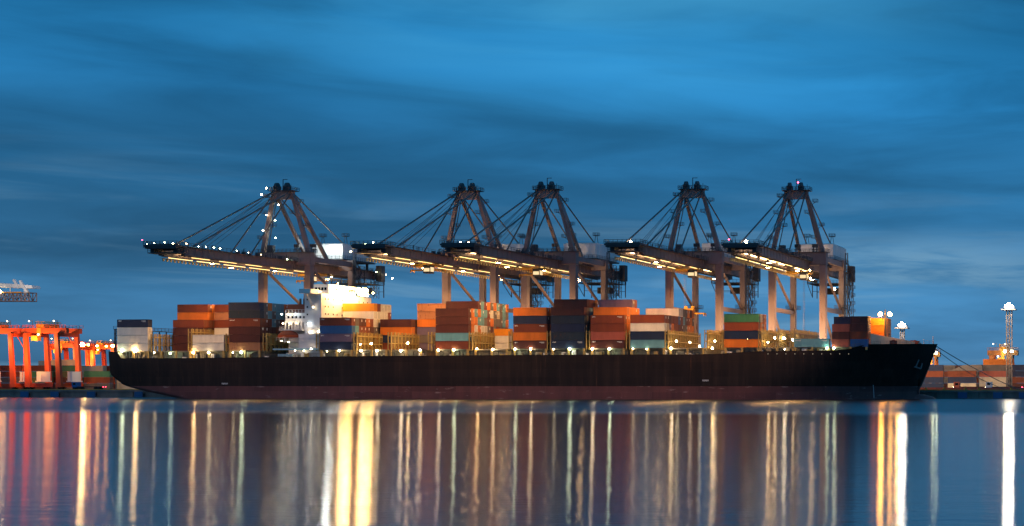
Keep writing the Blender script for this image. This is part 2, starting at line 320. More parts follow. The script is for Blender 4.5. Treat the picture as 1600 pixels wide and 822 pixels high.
# ------------------------------------------------------------------ containers
def container_mesh(Ln, H=2.81, W=2.438):
    m = MB(); p = .16
    for x in (0, Ln - p):
        for y in (0, W - p): m.box(x, x + p, y, y + p, 0, H)
    for y in (0, W - .12):
        m.box(p, Ln - p, y, y + .12, 0, .16); m.box(p, Ln - p, y, y + .12, H - .12, H)
    for x in (0, Ln - .12):
        m.box(x, x + .12, p, W - p, 0, .16); m.box(x, x + .12, p, W - p, H - .12, H)
    def corr(a, b, inw, z0, z1, pitch=.42, d=.09):     # corrugated wall from a to b (xy), recessed along inw
        a = Vector(a); b = Vector(b); n = int((b - a).length / pitch); inw = Vector(inw); k = len(m.v); cnt = 0
        for i in range(n):
            for fr, dd in ((0, 0), (.35, 0), (.5, 1), (.85, 1)):
                q_ = a.lerp(b, (i + fr) / n) + inw * (.035 + d * dd); m.v += [(q_.x, q_.y, z0), (q_.x, q_.y, z1)]; cnt += 1
        q_ = b + inw * .035; m.v += [(q_.x, q_.y, z0), (q_.x, q_.y, z1)]; cnt += 1
        for i in range(cnt - 1): m.f.append((k + 2 * i, k + 2 * i + 2, k + 2 * i + 3, k + 2 * i + 1)); m.mi.append(0)
    corr((p, 0), (Ln - p, 0), (0, 1), .16, H - .12); corr((Ln - p, W), (p, W), (0, -1), .16, H - .12)
    corr((0, W - p), (0, p), (1, 0), .16, H - .12)
    m.box(Ln - .11, Ln - .05, p, W - p, .16, H - .12)
    m.box(.1, Ln - .1, .1, W - .1, H - .10, H - .05); m.box(.1, Ln - .1, .1, W - .1, .05, .10)
    return m.mesh('container_body', M['R'])
def door_mesh(Ln, H=2.81, W=2.438, plac=False):
    m = MB()
    for y0 in (.17, W / 2 + .02):
        m.box(Ln - .05, Ln + .01, y0, y0 + W / 2 - .2, .2, H - .16, 0)
        for fy in (.3, .8): m.box(Ln + .01, Ln + .06, y0 + fy - .03, y0 + fy + .03, .2, H - .2, 1)
        if plac and y0 > 1: m.box(Ln + .012, Ln + .03, y0 + .3, y0 + .3 + .6, H - 1.3, H - .45, 2)
    me = m.mesh('container_door', M['R']); me.materials.append(M['galv']); me.materials.append(M['placard']); return me
CM = {40: container_mesh(12.19), 20: container_mesh(6.06, 2.52)}; DM = {40: [door_mesh(12.19), door_mesh(12.19, plac=True)], 20: [door_mesh(6.06, 2.52), door_mesh(6.06, 2.52, plac=True)]}
def mark_mesh(seed):
    m = MB(); rr = random.Random(seed); x = .5
    for k in range(rr.choice((4, 5, 6))):
        w2 = rr.uniform(.18, .34); h2 = rr.choice((.34, .34, .46)); z = 2.0
        m.box(x, x + w2 * .35, -.004, .03, z, z + h2); m.box(x + w2 * .35, x + w2, -.004, .03, z + h2 * rr.choice((0, .4, .75)), z + h2 * rr.choice((.25, .55, 1)) + .06); x += w2 + .1
    m.box(9.6, 11.4, -.004, .03, 2.15, 2.3); m.box(10.2, 11.4, -.004, .03, 1.9, 2.0)
    return m.mesh('container_marking', M['placard'])
MM = [mark_mesh(k) for k in range(4)]
ORD = ['first', 'second', 'third', 'fourth', 'fifth', 'sixth', 'seventh', 'eighth', 'ninth', 'tenth', 'eleventh', 'twelfth', 'thirteenth']
stow = MB()
STOWM = ['R', 'D', 'O', 'K', 'B', 'W']
def container(x, y, z, ln, col, label, group, door=True, front=False):
    o = bpy.data.objects.new('shipping_container', CM[ln]); C.objects.link(o); o.location = (x + random.uniform(-.04, .04), y, z)
    o.material_slots[0].link = 'OBJECT'; o.material_slots[0].material = M[col]
    tag(o, label, 'shipping container', group)
    if door:
        d = bpy.data.objects.new('door', DM[ln][random.random() < .4]); C.objects.link(d); d.parent = o
        d.material_slots[0].link = 'OBJECT'; d.material_slots[0].material = M[col]
    if ln == 40 and front and col != 'W' and random.random() < .3:
        k = bpy.data.objects.new('marking', random.choice(MM)); C.objects.link(k); k.parent = o
    return o
ROWP = 2.5; CY = 512.0; PITCH = 2.9
def base_z(x): return 17.3 + (x + 383) / 268 * .75
def bay(px, desc, rows, ln=40, low_hidden=True):
    """rows: {row: 'colours bottom to top'}; a lower-case letter or '.' is a box the photograph does not show (goes to the stowed mass)."""
    x0 = X(px, CY); z0 = base_z(x0) + .03; p = PITCH if ln == 40 else 2.6; L_ = 12.19 if ln == 40 else 6.06
    for r, cols in rows.items():
        for k, c in enumerate(cols):
            y = CY + r * ROWP; z = z0 + k * p
            if c == '.' or c.islower():
                mi = random.choice([0, 0, 1, 2, 3]); stow.box(x0 + .1, x0 + L_ - .1, y + .1, y + 2.34, z, z + p - .06, mi)
            else:
                rd = 'outermost row' if r == 0 else ORD[r] + ' row inboard'
                container(x0, y, z, ln, c, f"{CNAME[c]} container, {ORD[k]} tier, {rd}, {desc}", 'containers stacked on the ship', front=(r == 0))
G_ = 'containers stacked on the ship'
# bays from the stern forward; each description names the bay by what is beside it
bay(183, 'bay nearest the ship stern', {0: 'WWWB'})
bay(249, 'bay just forward of the stern frame', {3: 'DDDR', 4: 'dddROR', 5: 'dddROO'})
bay(301, 'bay with two long floodlit white boxes', {0: 'WW', 5: '.dWRAR', 6: '.dWRAR'})
bay(357, 'bay just aft of the bridge', {0: 'ADDRNB', 1: '.DDRKK', 2: '..DRTO', 3: '..DTKT', 4: '..RKTT', 5: '..RRTT', 6: '...KKO', 7: '...DKO', 8: '...DDO', 9: '.....D'})
bay(499.5, 'bay just forward of the bridge', {0: 'BPLR', 1: '.KTK', 2: '.DRD', 3: '.KRD', 4: '..RO', 5: '..DR', 6: '..KWWY', 7: '..KZWR', 8: '...ZWW', 9: '....WW', 10: '....RW'})
bay(554, 'second bay forward of the bridge', {7: 'RBOD', 8: 'ODRD'})
bay(608, 'bay of faded tall stacks amidships', {8: 'PKPOAA', 9: '..RORA'})
bay(680.5, 'maroon walled bay amidships', {0: 'RTDDD', 1: 'KWOOO', 2: '.ZWOT', 3: '.OOTOD', 4: '.ZWTTT', 5: '.ZWKTR', 6: '..KRRO', 7: '...OWK', 8: '...KKO', 9: '...KZT', 10: '...KKK', 11: '...TTT', 12: '...OKO'})
bay(737, 'short bay with two floodlit white boxes', {7: 'WWY'}, 20)
bay(802, 'orange topped bay abaft the navy stack', {0: 'DORBO', 1: 'dYdBO'})
bay(861, 'bay of navy boxes', {0: 'BNBND', 1: '.KK.KD', 2: '....TR', 3: '....KR', 4: '....DO'})
bay(923, 'bay forward of the navy stack', {0: 'DMRR', 1: 'KOOOO', 2: '..OOO', 3: '...OOP', 4: '...OOR', 5: '....O'})
bay(985, 'bay with white box above navy', {0: 'TBWR', 1: '.DZR', 2: '.OPD', 3: '.OOR', 4: '.ORR', 5: '.DRR', 6: '..DLW', 7: '..DRW', 8: '.KKTK', 9: '.KKDK', 10: '.OORO', 11: '.OOOD', 12: '.ROKO'})
bay(1131.5, 'green topped bay behind the bow', {0: 'OBRG', 1: '.BOZ', 2: '.DRR', 3: 'OOOO'})
bay(1240.5, 'alone on the foredeck hatch', {0: 'T'})
bay(1300, 'aft short box bay at the bow', {0: 'MDM', 1: '..DB'}, 20)
bay(1328.7, 'forward short box bay at the bow', {0: 'LRDD', 1: '.KZR'}, 20)
bay(1343, 'amber lit bay beside the foremast', {6: 'WOOY', 7: 'WOOY', 8: 'WROO', 9: 'KOOO'}, 20)
# the empty bays' hatch in between carries nothing
if stow.v:
    so_ = stow.build('stowed_containers', [M[k] for k in STOWM[:5]]); so_['kind'] = 'stuff'; so_['label'] = 'lower containers stowed behind the outer rows on the ship'; so_['category'] = 'stowed containers'

# ------------------------------------------------------------------ the ship
ship = empty('container_ship', (X(800, 531), 531, 0))
tag(ship, 'very long black hulled container ship with dark red boot top moored at the quay', 'container ship')
SX, SY = ship.location.x, ship.location.y
def P_(x, y, z): return (x - SX, y - SY, z)
top_px = [(172, 549), (183, 550), (187, 559.5), (300, 559.5), (500, 557), (700, 555.3), (900, 554), (1110, 553.5), (1175, 549), (1325, 547.5), (1357, 538.5), (1400, 538.2), (1463, 537.6)]
bot_px = [(172, 553), (173, 576), (176.5, 586), (185, 594), (197, 603), (212, 607), (232, 612), (250, 615.5), (270, 619.5), (300, 628)]
HB = 21.0
xs0 = X(172, 511); xbow = X(1465, 531)
def interp(T, x):
    if x <= T[0][0]: return T[0][1]
    for (a, b), (c, d) in zip(T, T[1:]):
        if x <= c: return b + (d - b) * (x - a) / (c - a) if c > a else d
    return T[-1][1]
TOP = [(X(a, 510 if a < 1300 else 512 + (a - 1300) / 165 * 18), Z(a, b, 510 if a < 1300 else 512 + (a - 1300) / 165 * 18)) for a, b in top_px]
BOT = [(X(a, 512), Z(a, b, 512)) for a, b in bot_px]
TOP[-1] = (xbow, TOP[-2][1] + .3)
xwl = X(1436, 531)                                # stem at the waterline
def station(x):
    zt = interp(TOP, x); zb = interp(BOT, x) if x < BOT[-1][0] else -3
    if x > xwl: zb = 3 + (interp(TOP, xbow) - 3) * ((x - xwl) / (xbow - xwl)) ** (1 / .85); zb = min(zb, zt - .05)
    pts = []
    for i in range(13):
        z = zb + (zt - zb) * i / 12; f = (z + 3) / (zt + 3)
        hb = HB
        if x < xs0 + 70:                          # stern: narrows below, transom wide on top
            u = (x - xs0) / 70; hb = HB * (.99 + .01 * min(1, u * 2)) * (1 - (1 - u) ** 2 * .16 * (1 - f) ** 1.5)
        xe = xwl + (xbow - xwl) * max(0, (z - 3) / (interp(TOP, xbow) - 3)) ** .85 if z > 3 else xwl      # raked stem
        Lf = 34 + 30 * (1 - f)                                         # length of taper: long below, short on deck
        if x > xe - Lf:
            u = min(1, max(0, (xe - x) / Lf)); hb *= (1 - (1 - u) ** 2.0) ** .75
        pts.append((hb, z))
    return pts
hx = [xs0 + .0, xs0 + .4, xs0 + 1.2, xs0 + 2.8, xs0 + 3.6, xs0 + 5, xs0 + 8, xs0 + 12, xs0 + 17, xs0 + 22, xs0 + 28, xs0 + 36, xs0 + 48, xs0 + 70, xs0 + 100, xs0 + 150, xs0 + 200, xbow - 90, xbow - 75, xbow - 66, xbow - 60, xbow - 54, xbow - 48, xbow - 42, xbow - 36, xbow - 31, xbow - 27, xbow - 24, xbow - 21, xbow - 18, xbow - 15, xbow - 12.5, xbow - 10.3, xbow - 8.5, xbow - 7, xbow - 5.6, xbow - 4.3, xbow - 3.1, xbow - 2, xbow - 1, xbow - .3, xbow]
hx = sorted(set(hx + [xwl - .02, xwl - 1, xwl - 3, xwl + .02, xwl + 1]))
hm = MB(); n = 13
for x in hx:
    for sgn in (-1, 1):
        for hb, z in station(x): hm.v.append(P_(x, 531 + sgn * hb, z))
for i in range(len(hx) - 1):
    a = i * 2 * n; b = (i + 1) * 2 * n
    for j in range(n - 1):
        hm.f.append((a + j, b + j, b + j + 1, a + j + 1)); hm.mi.append(0)
        hm.f.append((a + n + j, a + n + j + 1, b + n + j + 1, b + n + j)); hm.mi.append(0)
    hm.f.append((a, a + n, b + n, b)); hm.mi.append(0)
hm.f.append(tuple(range(n)) + tuple(range(2 * n - 1, n - 1, -1))); hm.mi.append(0)
hull = hm.build('hull', M['hull'], ship)
for p in hull.data.polygons: p.use_smooth = True
# bulbous bow
bb = MB(); xb0 = xwl - 6
rings = [(0, 3.2, .3), (4, 3.2, .3), (8, 3.0, .25), (10.5, 2.5, .1), (12, 1.7, 0), (12.8, .7, 0)]
for (dx, r, zc) in rings:
    for i in range(14):
        t = 2 * math.pi * i / 14; bb.v.append(P_(xb0 + dx, 531 + r * .75 * math.cos(t), zc - 1.6 + r * math.sin(t)))
for k in range(len(rings) - 1):
    for i in range(14):
        j = (i + 1) % 14; bb.f.append((k * 14 + i, k * 14 + j, k * 14 + 14 + j, k * 14 + 14 + i)); bb.mi.append(0)
bb.f.append(tuple(range(13, -1, -1))); bb.mi.append(0); bb.f.append(tuple((len(rings) - 1) * 14 + i for i in range(14))); bb.mi.append(0)
o = bb.build('bulbous_bow', M['hull'], ship)
for p in o.data.polygons: p.use_smooth = True
# deck, a bulwark below the rail
dk = MB(); k0 = 0
for x in hx:
    st = station(x)[-1]
    for sgn in (-1, 1): dk.v.append(P_(x, 531 + sgn * max(.05, st[0] - .15), st[1] - .25))
for i in range(len(hx) - 1): dk.f.append((2 * i, 2 * i + 2, 2 * i + 3, 2 * i + 1)); dk.mi.append(0)
dk.build('deck', M['deckgrey'], ship)
# hatch coamings under the bays, pillars of the side passage
baypx = [183, 249, 301, 357, 499.5, 554, 608, 680.5, 741, 802, 861, 923, 985, 1046, 1131.5, 1186, 1240.5, 1300]
for px in baypx:
    x0 = X(px, CY); bz = base_z(x0); dz = interp(TOP, x0 + 6)
    lnn = 12.4; cg = MB(); pl = MB(); hc = MB()
    cg.box(x0 - SX, x0 + lnn - SX, 514.6 - SY, 547 - SY, dz - .3, bz - .45)
    for fx in (1, 4.2, 7.6, 11): cg.box(x0 + fx - SX, x0 + fx + .25 - SX, 514.2 - SY, 514.6 - SY, dz - .3, bz - .7)
    hc.box(x0 - SX, x0 + lnn - SX, 512.6 - SY, 549.5 - SY, bz - .45, bz)
    for fx in (.1, 6.0, 11.6): pl.box(x0 + fx - SX, x0 + fx + .7 - SX, 512.0 - SY, 512.5 - SY, dz - .3, bz)
    cg.build('hatch_coaming', M['deckgrey'], ship); hc.build('hatch_cover', M['deckgrey'], ship); pl.build('passage_pillar', M['rig'], ship)
# guard rail on the hull edge and small pipes / gear in the side passage
gr = MB(); xx = xs0 + 5
while xx < xbow - 8:
    x2 = xx + 8; a = station(xx)[-1]; b = station(x2)[-1]
    gr.rail(P_(xx, 531 - a[0] + .2, a[1] - .05), P_(x2, 531 - b[0] + .2, b[1] - .05), 1.05, 2.0, .08); xx = x2
gr.build('guard_rail', M['galv'], ship)
rnd = random.Random(3)
for i in range(95):
    x = rnd.uniform(xs0 + 6, X(1320, 512)); dz = interp(TOP, x) - .3; w_, h_ = rnd.uniform(.3, 1.8), rnd.uniform(.4, 1.9)
    gear = MB(); gear.box(x - SX, x + w_ - SX, 512.7 - SY, 513.6 - SY, dz, dz + h_); gear.box(x + .06 - SX, x + w_ - .06 - SX, 512.66 - SY, 512.7 - SY, dz + .1, dz + h_ - .1)
    gear.build('deck_locker', M[rnd.choice(['deckgrey', 'deckgrey', 'rig', 'white'])], ship)
# lashing bridges across the beam
def lashing(px, y1=549.5, tall=5.4, spiky=True, y0=512.2):
    x = X(px, CY); z0 = base_z(x) - .4; m = MB(); ny = int((y1 - y0) / ROWP)
    for dx in (0, 1.15):
        for i in range(ny + 1):
            y = y0 + i * ROWP
            m.box(x + dx - SX - .13, x + dx - SX + .13, y - SY - .2, y - SY + .2, z0, z0 + tall + (1.15 if spiky else .5))
            if spiky and i < ny and dx > 0:
                m.beam(P_(x + dx, y + .3, z0 + .3), P_(x + dx, y + 2.2, z0 + tall * .48), .09); m.beam(P_(x + dx, y + 2.2, z0 + .3), P_(x + dx, y + .3, z0 + tall * .48), .09)
                for fy in (.7, 1.25, 1.8): m.box(x + dx - SX - .05, x + dx - SX + .05, y + fy - SY - .05, y + fy - SY + .05, z0 + tall * .5, z0 + tall + rnd.uniform(.2, 1.7))
        for zz in (tall * .5, tall): m.box(x + dx - SX - .1, x + dx - SX + .1, y0 - SY, y0 + ny * ROWP - SY, z0 + zz - .28, z0 + zz + .12)
    for zz in (tall * .5, tall):
        m.box(x - SX, x + 1.15 - SX, y0 - SY, y0 + ny * ROWP - SY, z0 + zz, z0 + zz + .1)
        m.rail(P_(x + 1.2, y0, z0 + zz), P_(x + 1.2, y0 + ny * ROWP, z0 + zz), 1.1, 1.25, .07)
    m.build('lashing_bridge', M['rig'], ship)
for px in (236, 353, 411, 494, 552.5, 606, 669, 733, 795, 855, 916, 978.5, 1039, 1101, 1124, 1185, 1212, 1235): lashing(px)
lashing(294, tall=7.2)
# accommodation block: side wall faces the camera, forward face to the right
acc = MB(); ax0, ax1 = X(476, 514), X(502, 514); az0 = 15.0
Zt = Z(490, 444, 514)
acc.box(ax0 - SX, ax1 - SX, 514 - SY, 548 - SY, az0, Zt - 3.2)
accb = acc.build('accommodation_block', M['white'], ship)
# upper steps of the forward face
MB().box(ax0 + 1 - SX, ax1 + .5 - SX, 518 - SY, 536 - SY, Zt - 3.2, Zt + .2).build('wheelhouse', M['white'], accb)
for k in range(16): MB().box(ax1 + .46 - SX, ax1 + .56 - SX, 518.6 + k * 1.07 - SY, 519.4 + k * 1.07 - SY, Zt - 2.0, Zt - .9).build('window', M['glass'], accb)
for k in range(4): MB().box(ax0 + 1.6 + k * 1.2 - SX, ax0 + 2.5 + k * 1.2 - SX, 517.94 - SY, 518.0 - SY, Zt - 2.0, Zt - .9).build('window', M['glass'], accb)
rp = random.Random(5)
for zr in range(8):
    for yy in (516.4, 518.2, 521.5, 524, 527.4, 530.8, 533, 536.2, 539, 542, 545):
        if rp.random() < .72: z_ = az0 + 4.5 + zr * 2.7; MB().box(ax1 + .0 - SX, ax1 + .06 - SX, yy - SY, yy + .45 - SY, z_, z_ + .6).build('porthole', M['glass'], accb)
wing = MB(); zt2 = Zt - 3.2
wing.box(ax0 + 1.2 - SX, ax1 - .8 - SX, 508.5 - SY, 514 - SY, zt2 - .35, zt2); wing.box(ax0 + 1.2 - SX, ax0 + 1.35 - SX, 508.5 - SY, 514 - SY, zt2, zt2 + 1.2)
wing.box(ax1 - .95 - SX, ax1 - .8 - SX, 508.5 - SY, 514 - SY, zt2, zt2 + 1.2); wing.box(ax0 + 1.35 - SX, ax1 - .95 - SX, 508.5 - SY, 508.65 - SY, zt2, zt2 + 1.2)
wing.beam(P_(ax0 + 3.5, 509.2, zt2 - .5), P_(ax0 + 3.5, 514, zt2 - 5.5), .5, .7)
wing.build('bridge_wing', M['white'], accb)
wl = MB().box(ax0 + .8 - SX, ax1 - SX, 513.7 - SY, 513.9 - SY, zt2 + .3, zt2 + .62); wl.build('strip_lamp', M['l_tube'], accb)
# funnel behind, radar mast over the wheelhouse
fu = MB(); fx = X(455, 528); fu.box(fx - SX, fx + 7 - SX, 526 - SY, 538 - SY, 15, Z(455, 476, 528)); fu.build('funnel', M['funnel'], ship)
fp = MB()
for k in range(4): fp.tube(P_(fx + 1.2 + k * 1.5, 532, Z(455, 476, 528)), P_(fx + 1.2 + k * 1.5, 532, Z(455, 476, 528) + 2.4), .4)
fp.build('exhaust_pipe', M['crane_dark'], ship)
# lower deckhouse aft of the block, three decks with arched openings
dh0 = X(441, 513); zA, zB, zC, zD = Z(460, 547, 513), Z(460, 530, 513), Z(460, 515.5, 513), Z(460, 488.5, 513)
zM = Z(460, 501.5, 513)
dh = MB()
dh.box(dh0 - SX, ax0 - .05 - SX, 517 - SY, 545 - SY, 15, zC - .2)            # main house, set back
dh.box(dh0 + .4 - SX, ax0 - .05 - SX, 514.2 - SY, 540 - SY, zM, zD)          # top deck
dh.box(dh0 - .8 - SX, ax0 - .05 - SX, 512.4 - SY, 520 - SY, zC - .2, zC + .15)
dh.box(dh0 - .8 - SX, ax0 + 3 - SX, 512.4 - SY, 517 - SY, zB - .9, zB - .6)
dh.box(ax0 - 1.5 - SX, ax1 - SX, 512.6 - SY, 514 - SY, zA - 1, zC - 1.5)
dh.box(dh0 + 8 - SX, ax0 + 4 - SX, 513.0 - SY, 517 - SY, zA, zB - .9)
deckh = dh.build('deckhouse', M['white'], ship)
dp = MB(); ncol = 6
for i in range(ncol + 1):
    x = dh0 + .4 + (ax0 - dh0 - .6) * i / ncol; dp.box(x - SX - .22, x - SX + .22, 514.2 - SY, 514.6 - SY, zC + .15, zM)
dp.box(dh0 + .4 - SX, ax0 - .1 - SX, 514.25 - SY, 514.55 - SY, zM - .5, zM - .01)
dp.box(dh0 + .6 - SX, ax0 - .1 - SX, 519 - SY, 519.2 - SY, zC + .15, zM - .01)
dp.build('gallery_post', M['white'], deckh)
dr = MB().rail(P_(dh0 - .7, 512.5, zC + .15), P_(ax0, 512.5, zC + .15), 1.1, 1.2, .08); dr.rail(P_(dh0 + .5, 514.3, zD), P_(ax0, 514.3, zD), 1.1, 1.2, .08)
dr.rail(P_(dh0 - 2, 512.5, zB - .6), P_(ax1, 512.5, zB - .6), 1.1, 1.2, .08); dr.build('deckhouse_rail', M['white'], deckh)
for i in range(5): MB().box(dh0 + 1.4 + i * 1.5 - SX, dh0 + 2.0 + i * 1.5 - SX, 514.12 - SY, 514.2 - SY, zM + 1.0, zM + 1.8).build('window', M['glass'], deckh)
for k in range(3):
    MB().box(ax0 + .8 - SX, ax0 + 1.3 - SX, 513.94 - SY, 514 - SY, 30 + k * 2.7, 30.6 + k * 2.7).build('window', M['glass'], deckh)
MB().box(X(435, 511.6) - SX, X(457, 511.6) - SX, 511.2 - SY, 512.2 - SY, Z(450, 557, 511), Z(450, 553, 511)).build('gangway_platform', M['deckblue'], ship)
MB().box(X(427, 512.2) - SX, X(497, 512.2) - SX, 511.8 - SY, 513.2 - SY, Z(450, 547, 512), Z(450, 544.5, 512)).build('boat_deck_ledge', M['deckblue'], ship)
# deck lamps
deckl = [(190, 548, 'l_green', .62), (211, 548, 'l_warm', .8), (241, 551, 'l_dim', .4), (266, 552, 'l_green', .42), (302, 551, 'l_warm', .55), (326, 551, 'l_dim', .6), (364, 551, 'l_dim', .35), (377, 550.5, 'l_green', .6),
         (440, 491, 'l_cool', .6), (450, 491, 'l_white', .5), (461, 491, 'l_cool', .6), (442, 505, 'l_white', .5), (453, 505, 'l_white', .5), (463, 505, 'l_white', .45), (482, 506, 'l_cool', .65), (484, 519, 'l_white', .6), (498, 518, 'l_white', .55),
         (440, 533, 'l_white', .55), (451, 534, 'l_white', .55), (461, 548, 'l_dim', .5), (475, 548, 'l_white', .4), (489, 480, 'l_white', .5), (486, 545, 'l_white', .45), (530, 548, 'l_white', .5), (511, 549, 'l_dim', .3), (564, 548, 'l_white', .5), (589, 548, 'l_white', .5), (580, 537, 'l_warm', .5), (563, 538, 'l_dim', .4),
         (626, 548, 'l_white', .6), (637, 536, 'l_warm', .5), (656, 547, 'l_white', .5), (685, 547, 'l_white', .5), (709, 546.5, 'l_green', .55), (745, 545, 'l_warm', .4), (770, 546, 'l_white', .5), (805, 545.5, 'l_green', .5), (829, 545.3, 'l_white', .5),
         (865, 545.5, 'l_dim', .4), (890, 545, 'l_green', .6), (925.5, 545, 'l_white', .6), (952, 545, 'l_green', .55), (989, 545, 'l_dim', .35), (1010, 545.5, 'l_dim', .35), (1048.5, 544, 'l_white', .6), (1057, 533, 'l_dim', .55), (1078, 535, 'l_dim', .5),
         (1093, 541, 'l_dim', .5), (1113, 544, 'l_warm', .5), (1117, 533, 'l_dim', .5), (1168, 531, 'l_warm', .42), (1179, 532, 'l_warm', .42), (1187, 533, 'l_warm', .42), (1200, 535, 'l_warm', .42), (1211, 528, 'l_white', .6), (1225, 528.5, 'l_white', .65), (1239, 531, 'l_white', .55), (1226, 546, 'l_dim', .3), (1292, 544, 'l_green', .5), (1303, 544, 'l_green', .5)]
for px, py, m_, r_ in deckl:
    Yl = 511.6 if py > 542 else (513.2 if px < 500 and px > 430 else 514.5)
    lamp(ship, P_(X(px, Yl), Yl, Z(px, py, Yl)), r_ * (.38 if 430 < px < 500 else .68), m_, 'deck_lamp')
for px in list(range(1200, 1330, 14)): lamp(ship, P_(X(px, 509.6), 509.6, Z(px, 553, 509.6)), .14, 'l_tiny', 'side_lamp', 6, 4)
# the two floodlights that blow out the forward face of the bridge, spread into balls to imitate glare
for px, py in ((537, 455), (566, 457)):
    Yl = 523 if px == 537 else 534; p = P_(ax1 + 3.2, Yl, Z(px, py, Yl)); 
    p = P_(X(px, Yl), Yl, Z(px, py, Yl)); rf = random.Random(px)
    for k in range(6): lamp(ship, (p[0] + rf.uniform(-.4, .4), p[1] + (k % 3 - 1) * 2.2, p[2] + (k // 3) * 1.5 - .6), .72, 'l_big', 'bridge_floodlight', 10, 6)
    MB().beam((p[0] - 5, p[1], p[2] + .3), (p[0] - 1.2, p[1], p[2]), .3).build('floodlight_arm', M['white'], ship)
# lifeboat
lb = empty('lifeboat', (X(432, 512.5), 513.2, Z(450, 529, 512.5)))
tag(lb, 'covered orange lifeboat hanging beside the white deckhouse', 'lifeboat')
Lb = X(466, 512.5) - X(432, 512.5); lm = MB(); cm_ = MB(); nst = 9
def hullring(mb, prof):
    k0 = len(mb.v)
    for i in range(nst + 1):
        u = i / nst; wv = max(.03, math.sin(math.pi * u) ** .45)
        for (yy, zz) in prof(u, wv): mb.v.append((u * Lb, yy, zz))
    m_ = len(prof(0, .03))
    for i in range(nst):
        for j in range(m_ - 1): mb.f.append((k0 + i * m_ + j, k0 + (i + 1) * m_ + j, k0 + (i + 1) * m_ + j + 1, k0 + i * m_ + j + 1)); mb.mi.append(0)
hullring(lm, lambda u, wv: [(-1.3 * wv, 1.25), (-1.15 * wv, .6), (-.5 * wv, .1 + .5 * (1 - wv)), (.5 * wv, .1 + .5 * (1 - wv)), (1.15 * wv, .6), (1.3 * wv, 1.25)])
hullring(cm_, lambda u, wv: [(-1.28 * wv, 1.27), (-1.1 * wv, 2.0 * wv + .5), (-.5 * wv, 2.6 * wv + .3), (.5 * wv, 2.6 * wv + .3), (1.1 * wv, 2.0 * wv + .5), (1.28 * wv, 1.27)])
lm.build('boat_hull', M['rescue'], lb); cm_.build('canopy', M['R'], lb)
dv = MB()
for f in (.15, .85): dv.beam((f * Lb, 2.5, -1.5), (f * Lb, 2.2, 3.6), .25); dv.beam((f * Lb, 2.2, 3.6), (f * Lb, 0, 3.9), .22); dv.tube((f * Lb, 0, 3.9), (f * Lb, 0, 2.2), .05, n=5)
dvo = dv.build('davit', M['white'], ship); dvo.location = (lb.location.x - SX, lb.location.y - SY, lb.location.z)
# foremast with two amber lamps, forecastle gear
fy = 524; fmx = X(1383, fy); fm = MB(); z0 = 18; z1 = Z(1383, 484, fy)
fm.tube(P_(fmx, fy, z0), P_(fmx, fy, z1), .45, .22); fm.box(fmx - 1.9 - SX, fmx + 1.9 - SX, fy - .15 - SY, fy + .15 - SY, Z(1383, 494, fy), Z(1383, 493, fy))
fm.box(fmx - .9 - SX, fmx + .9 - SX, fy - .7 - SY, fy + .7 - SY, Z(1383, 499, fy), Z(1383, 498.2, fy)); fm.railbox(fmx - .9 - SX, fmx + .9 - SX, fy - .7 - SY, fy + .7 - SY, Z(1383, 498.2, fy), 1, 1, .07)
fmo = fm.build('foremast', M['crane_dark'], ship)
for px in (1375.5, 1390.5): lamp(ship, P_(X(px, fy), fy, Z(px, 491, fy)), .75, 'l_amber', 'mast_lamp', 10, 6)
light('POINT', P_(fmx - 1, fy - 2.5, Z(1383, 500, fy)), 2500, AMBER, ship); light('POINT', P_(X(1402, 520), 519, 26.5), 2500, AMBER, ship)
fc = MB(); zf = 18.4
for px, yy in ((1397, 520), (1403, 524), (1425, 528), (1430, 526)):
    x = X(px, yy); fc.tube(P_(x, yy - 1.2, zf + 1.2), P_(x, yy + 1.2, zf + 1.2), 1.0, n=14); fc.box(x - 1.3 - SX, x + 1.3 - SX, yy - 1.5 - SY, yy - 1.25 - SY, zf, zf + 1.9); fc.box(x - 1.3 - SX, x + 1.3 - SX, yy + 1.25 - SY, yy + 1.5 - SY, zf, zf + 1.9)
fc.build('mooring_winch', M['R'], ship)
bw = MB(); x0, x1 = X(1361, 515), X(1440, 527)
bw.quadbox([P_(x0, 514, zf), P_(x1, 526, zf), P_(x1, 527, zf), P_(x0, 515, zf), P_(x0, 514, zf + 4.2), P_(x1, 526, zf + 1.2), P_(x1, 527, zf + 1.2), P_(x0, 515, zf + 4.2)])
bw.build('breakwater', M['Z'], ship)
bm = MB().tube(P_(X(1458, 530), 530, zf), P_(X(1458, 530), 530, zf + 3.6), .14); bm.beam(P_(X(1443, 529), 529, zf), P_(X(1443, 529), 529, zf + 2.6), .12); bm.beam(P_(X(1443, 529), 529, zf + 2.5), P_(X(1458, 530), 530, zf + 1.6), .06)
bm.build('jackstaff', M['white'], ship)
# anchor in its pocket on the flare
def hull_y(x, z):
    st = station(x); zs = [p[1] for p in st]
    for (h1, za), (h2, zb) in zip(st, st[1:]):
        if za <= z <= zb: return 531 - (h1 + (h2 - h1) * (z - za) / max(1e-6, zb - za))
    return 531 - st[-1][0]
an = MB(); az_ = 12.4; axx = X(1435, 526); ayy = hull_y(axx, az_) - .35
an.beam((axx - SX - .8, ayy - SY - .1, az_ - 1.2), (axx - SX + .3, ayy - SY, az_ + 1.4), .45); an.beam((axx - SX - 1.9, ayy - SY - .2, az_ - .9), (axx - SX + 1.0, ayy - SY - .1, az_ - 1.7), .5)
an.beam((axx - SX - 1.9, ayy - SY - .2, az_ - .9), (axx - SX - 1.7, ayy - SY - .2, az_ + .9), .4); an.beam((axx - SX + 1.0, ayy - SY - .1, az_ - 1.7), (axx - SX + 1.5, ayy - SY - .1, az_ + .2), .4)
an.build('anchor', M['galv'], ship)
